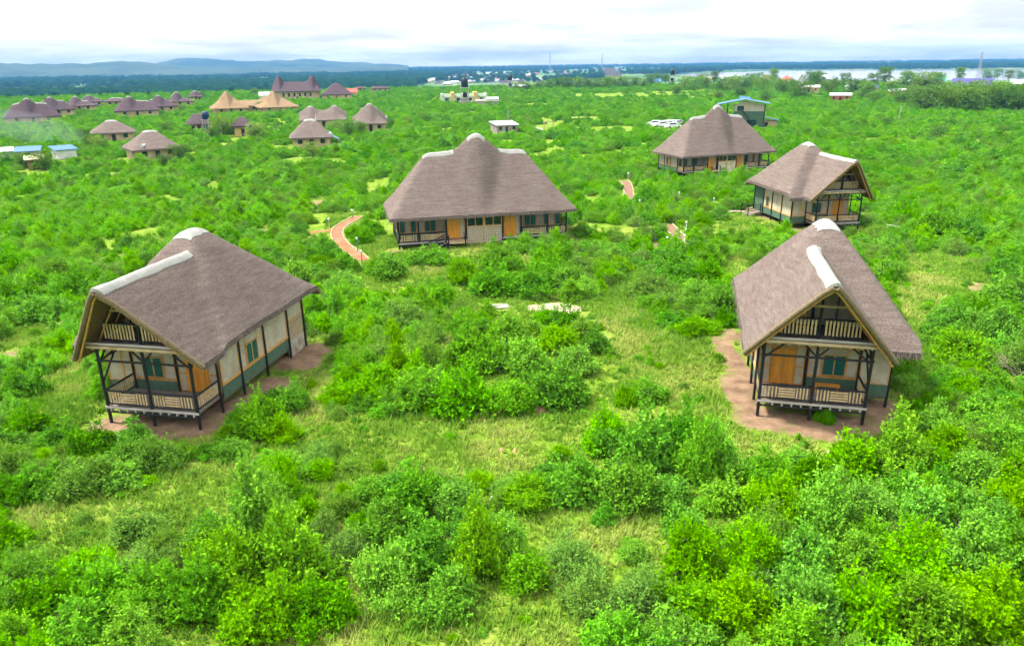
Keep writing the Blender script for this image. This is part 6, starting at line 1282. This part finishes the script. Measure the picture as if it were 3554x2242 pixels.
# far woodland of the plain and the lake shore
WOOD = []; rg = np.random.default_rng(5); nW = 60000
a = rg.uniform(-0.66, 0.66, nW); rad = np.exp(rg.uniform(math.log(760), math.log(8200), nW)); xs_ = rad*np.sin(a); ys_ = rad*np.cos(a); dn_ = fbm(xs_/230, ys_/230, 91, 3)
shore = [at(px, py, WZ) for px, py in [(1585, 178), (1700, 186), (1900, 189), (2100, 190), (2300, 189), (2500, 188), (2700, 186), (2700, 161), (2408, 163.5), (2200, 165), (2000, 165.5), (1850, 167), (1700, 171), (1620, 174)]]
LAKEP = np.array([(p.x, p.y) for p in shore]); inl = inpoly(xs_, ys_, LAKEP)
TOWNP = np.array([(at(px, py, VALLEY).x, at(px, py, VALLEY).y) for px, py in [(985, 190), (1120, 177), (1300, 168), (1480, 160), (1500, 172), (1380, 186), (1290, 194), (1100, 203), (1000, 203)]]); int_ = inpoly(xs_, ys_, TOWNP)
az_ = np.arctan2(xs_, ys_)
dens_ = np.where(rad < 1500, 0.55, 0.24); WTZ = terr(xs_, ys_)
for i in range(nW):
    if inl[i] or (int_[i] and rg.random() > 0.10) or dn_[i] < 0.57-dens_[i]*0.28+rg.uniform(-0.08, 0.08): continue
    z = float(WTZ[i])-0.3
    if rad[i] < (1050 if az_[i] < -0.12 else 1500 if az_[i] < 0.12 else 2300): continue
    s = rg.uniform(0.8, 1.5)*(1.0+0.5*min(1, rad[i]/4000)); WOOD.append((float(xs_[i]), float(ys_[i]), z, rg.uniform(0, 6.28), (s*1.25, s*1.25, s), int(rg.integers(0, 2))))
# dense belt along the far shore
for k in range(2600):
    t = rg.random(); px = 1560+t*1100; p = at(px, 172.5-(px-1585)*0.0100-(4 if px > 1700 else 0)-rg.uniform(0.8, 4.5), WZ); s = rg.uniform(1.2, 2.2); WOOD.append((p.x, p.y, p.z-0.3, rg.uniform(0, 6.28), (s*1.3, s*1.3, s), int(rg.integers(0, 2))))
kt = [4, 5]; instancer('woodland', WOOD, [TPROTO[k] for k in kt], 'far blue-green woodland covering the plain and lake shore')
print('wood', len(WOOD))

# ------------------------------------------------------------------ grass
def grass_mesh():
    rg = np.random.default_rng(9); pts = []
    n = 270000; a = rg.uniform(-0.72, 0.72, n); rad = np.sqrt(np.concatenate([rg.uniform(15**2, 78**2, 150000), rg.uniform(78**2, 150**2, 120000)])); x = rad*np.sin(a); y = rad*np.cos(a)
    inside = np.zeros(n, bool)
    for P in CLEARS: inside |= inpoly(x, y, P)
    d = dirtv(x, y)+fbm(x*1.2, y*1.2, 44, 3)*0.5; keep = (d < rg.uniform(0.45, 0.62, n)) & (inside | ((rg.random(n) < 0.45) & (rad < 78)))
    bl = np.ones(n, bool)
    for (X0, Y0, aa, _), x0, x1, y0, y1, mir in FOOT:
        dx, dy = x-X0, y-Y0; lx = dx*math.cos(aa)+dy*math.sin(aa); ly = -dx*math.sin(aa)+dy*math.cos(aa); lx = -lx if mir else lx
        bl &= ~((lx > x0+1.1) & (lx < x1-1.1) & (ly > y0+1.2) & (ly < y1-1.2))
    for ox, oy, orad in OBST: bl &= (x-ox)**2+(y-oy)**2 > orad**2
    k = keep & bl; x = x[k]; y = y[k]; rad = rad[k]; n = len(x); z = terr(x, y); per = 6
    tone = np.clip(fbm(x/3.5, y/3.5, 66, 3)*2.0-0.55+rg.normal(size=n)*0.12, 0, 1)
    bx_ = np.repeat(x, per)+rg.normal(size=n*per)*0.10; by = np.repeat(y, per)+rg.normal(size=n*per)*0.10; bz = np.repeat(z, per)-0.02
    hgt = np.repeat(rg.uniform(0.11, 0.36, n)*(0.7+0.6*fbm(x/5, y/5, 12, 2)), per)*rg.uniform(0.6, 1.2, n*per); th = rg.uniform(0, 6.283, n*per); ln = rg.uniform(0.25, 0.9, n*per)*hgt; wd = 0.022+0.0006*np.repeat(rad, per)
    v = np.zeros((n*per, 3, 3)); sx = np.cos(th+1.57)*wd; sy = np.sin(th+1.57)*wd
    v[:, 0] = np.stack([bx_-sx, by-sy, bz], 1); v[:, 1] = np.stack([bx_+sx, by+sy, bz], 1); v[:, 2] = np.stack([bx_+np.cos(th)*ln, by+np.sin(th)*ln, bz+hgt], 1)
    return fast_mesh('grass', v.reshape(-1, 3), np.arange(n*per*3).reshape(-1, 3), M_GRASS, {'lv': ('FACE', np.clip(np.repeat(tone, per)+rg.normal(size=n*per)*0.1, 0, 1))})
gme = grass_mesh(); tag(link('grass', gme), 'green and straw-yellow grass growing in the clearings', None, kind='stuff'); print('grass tris', len(gme.polygons))
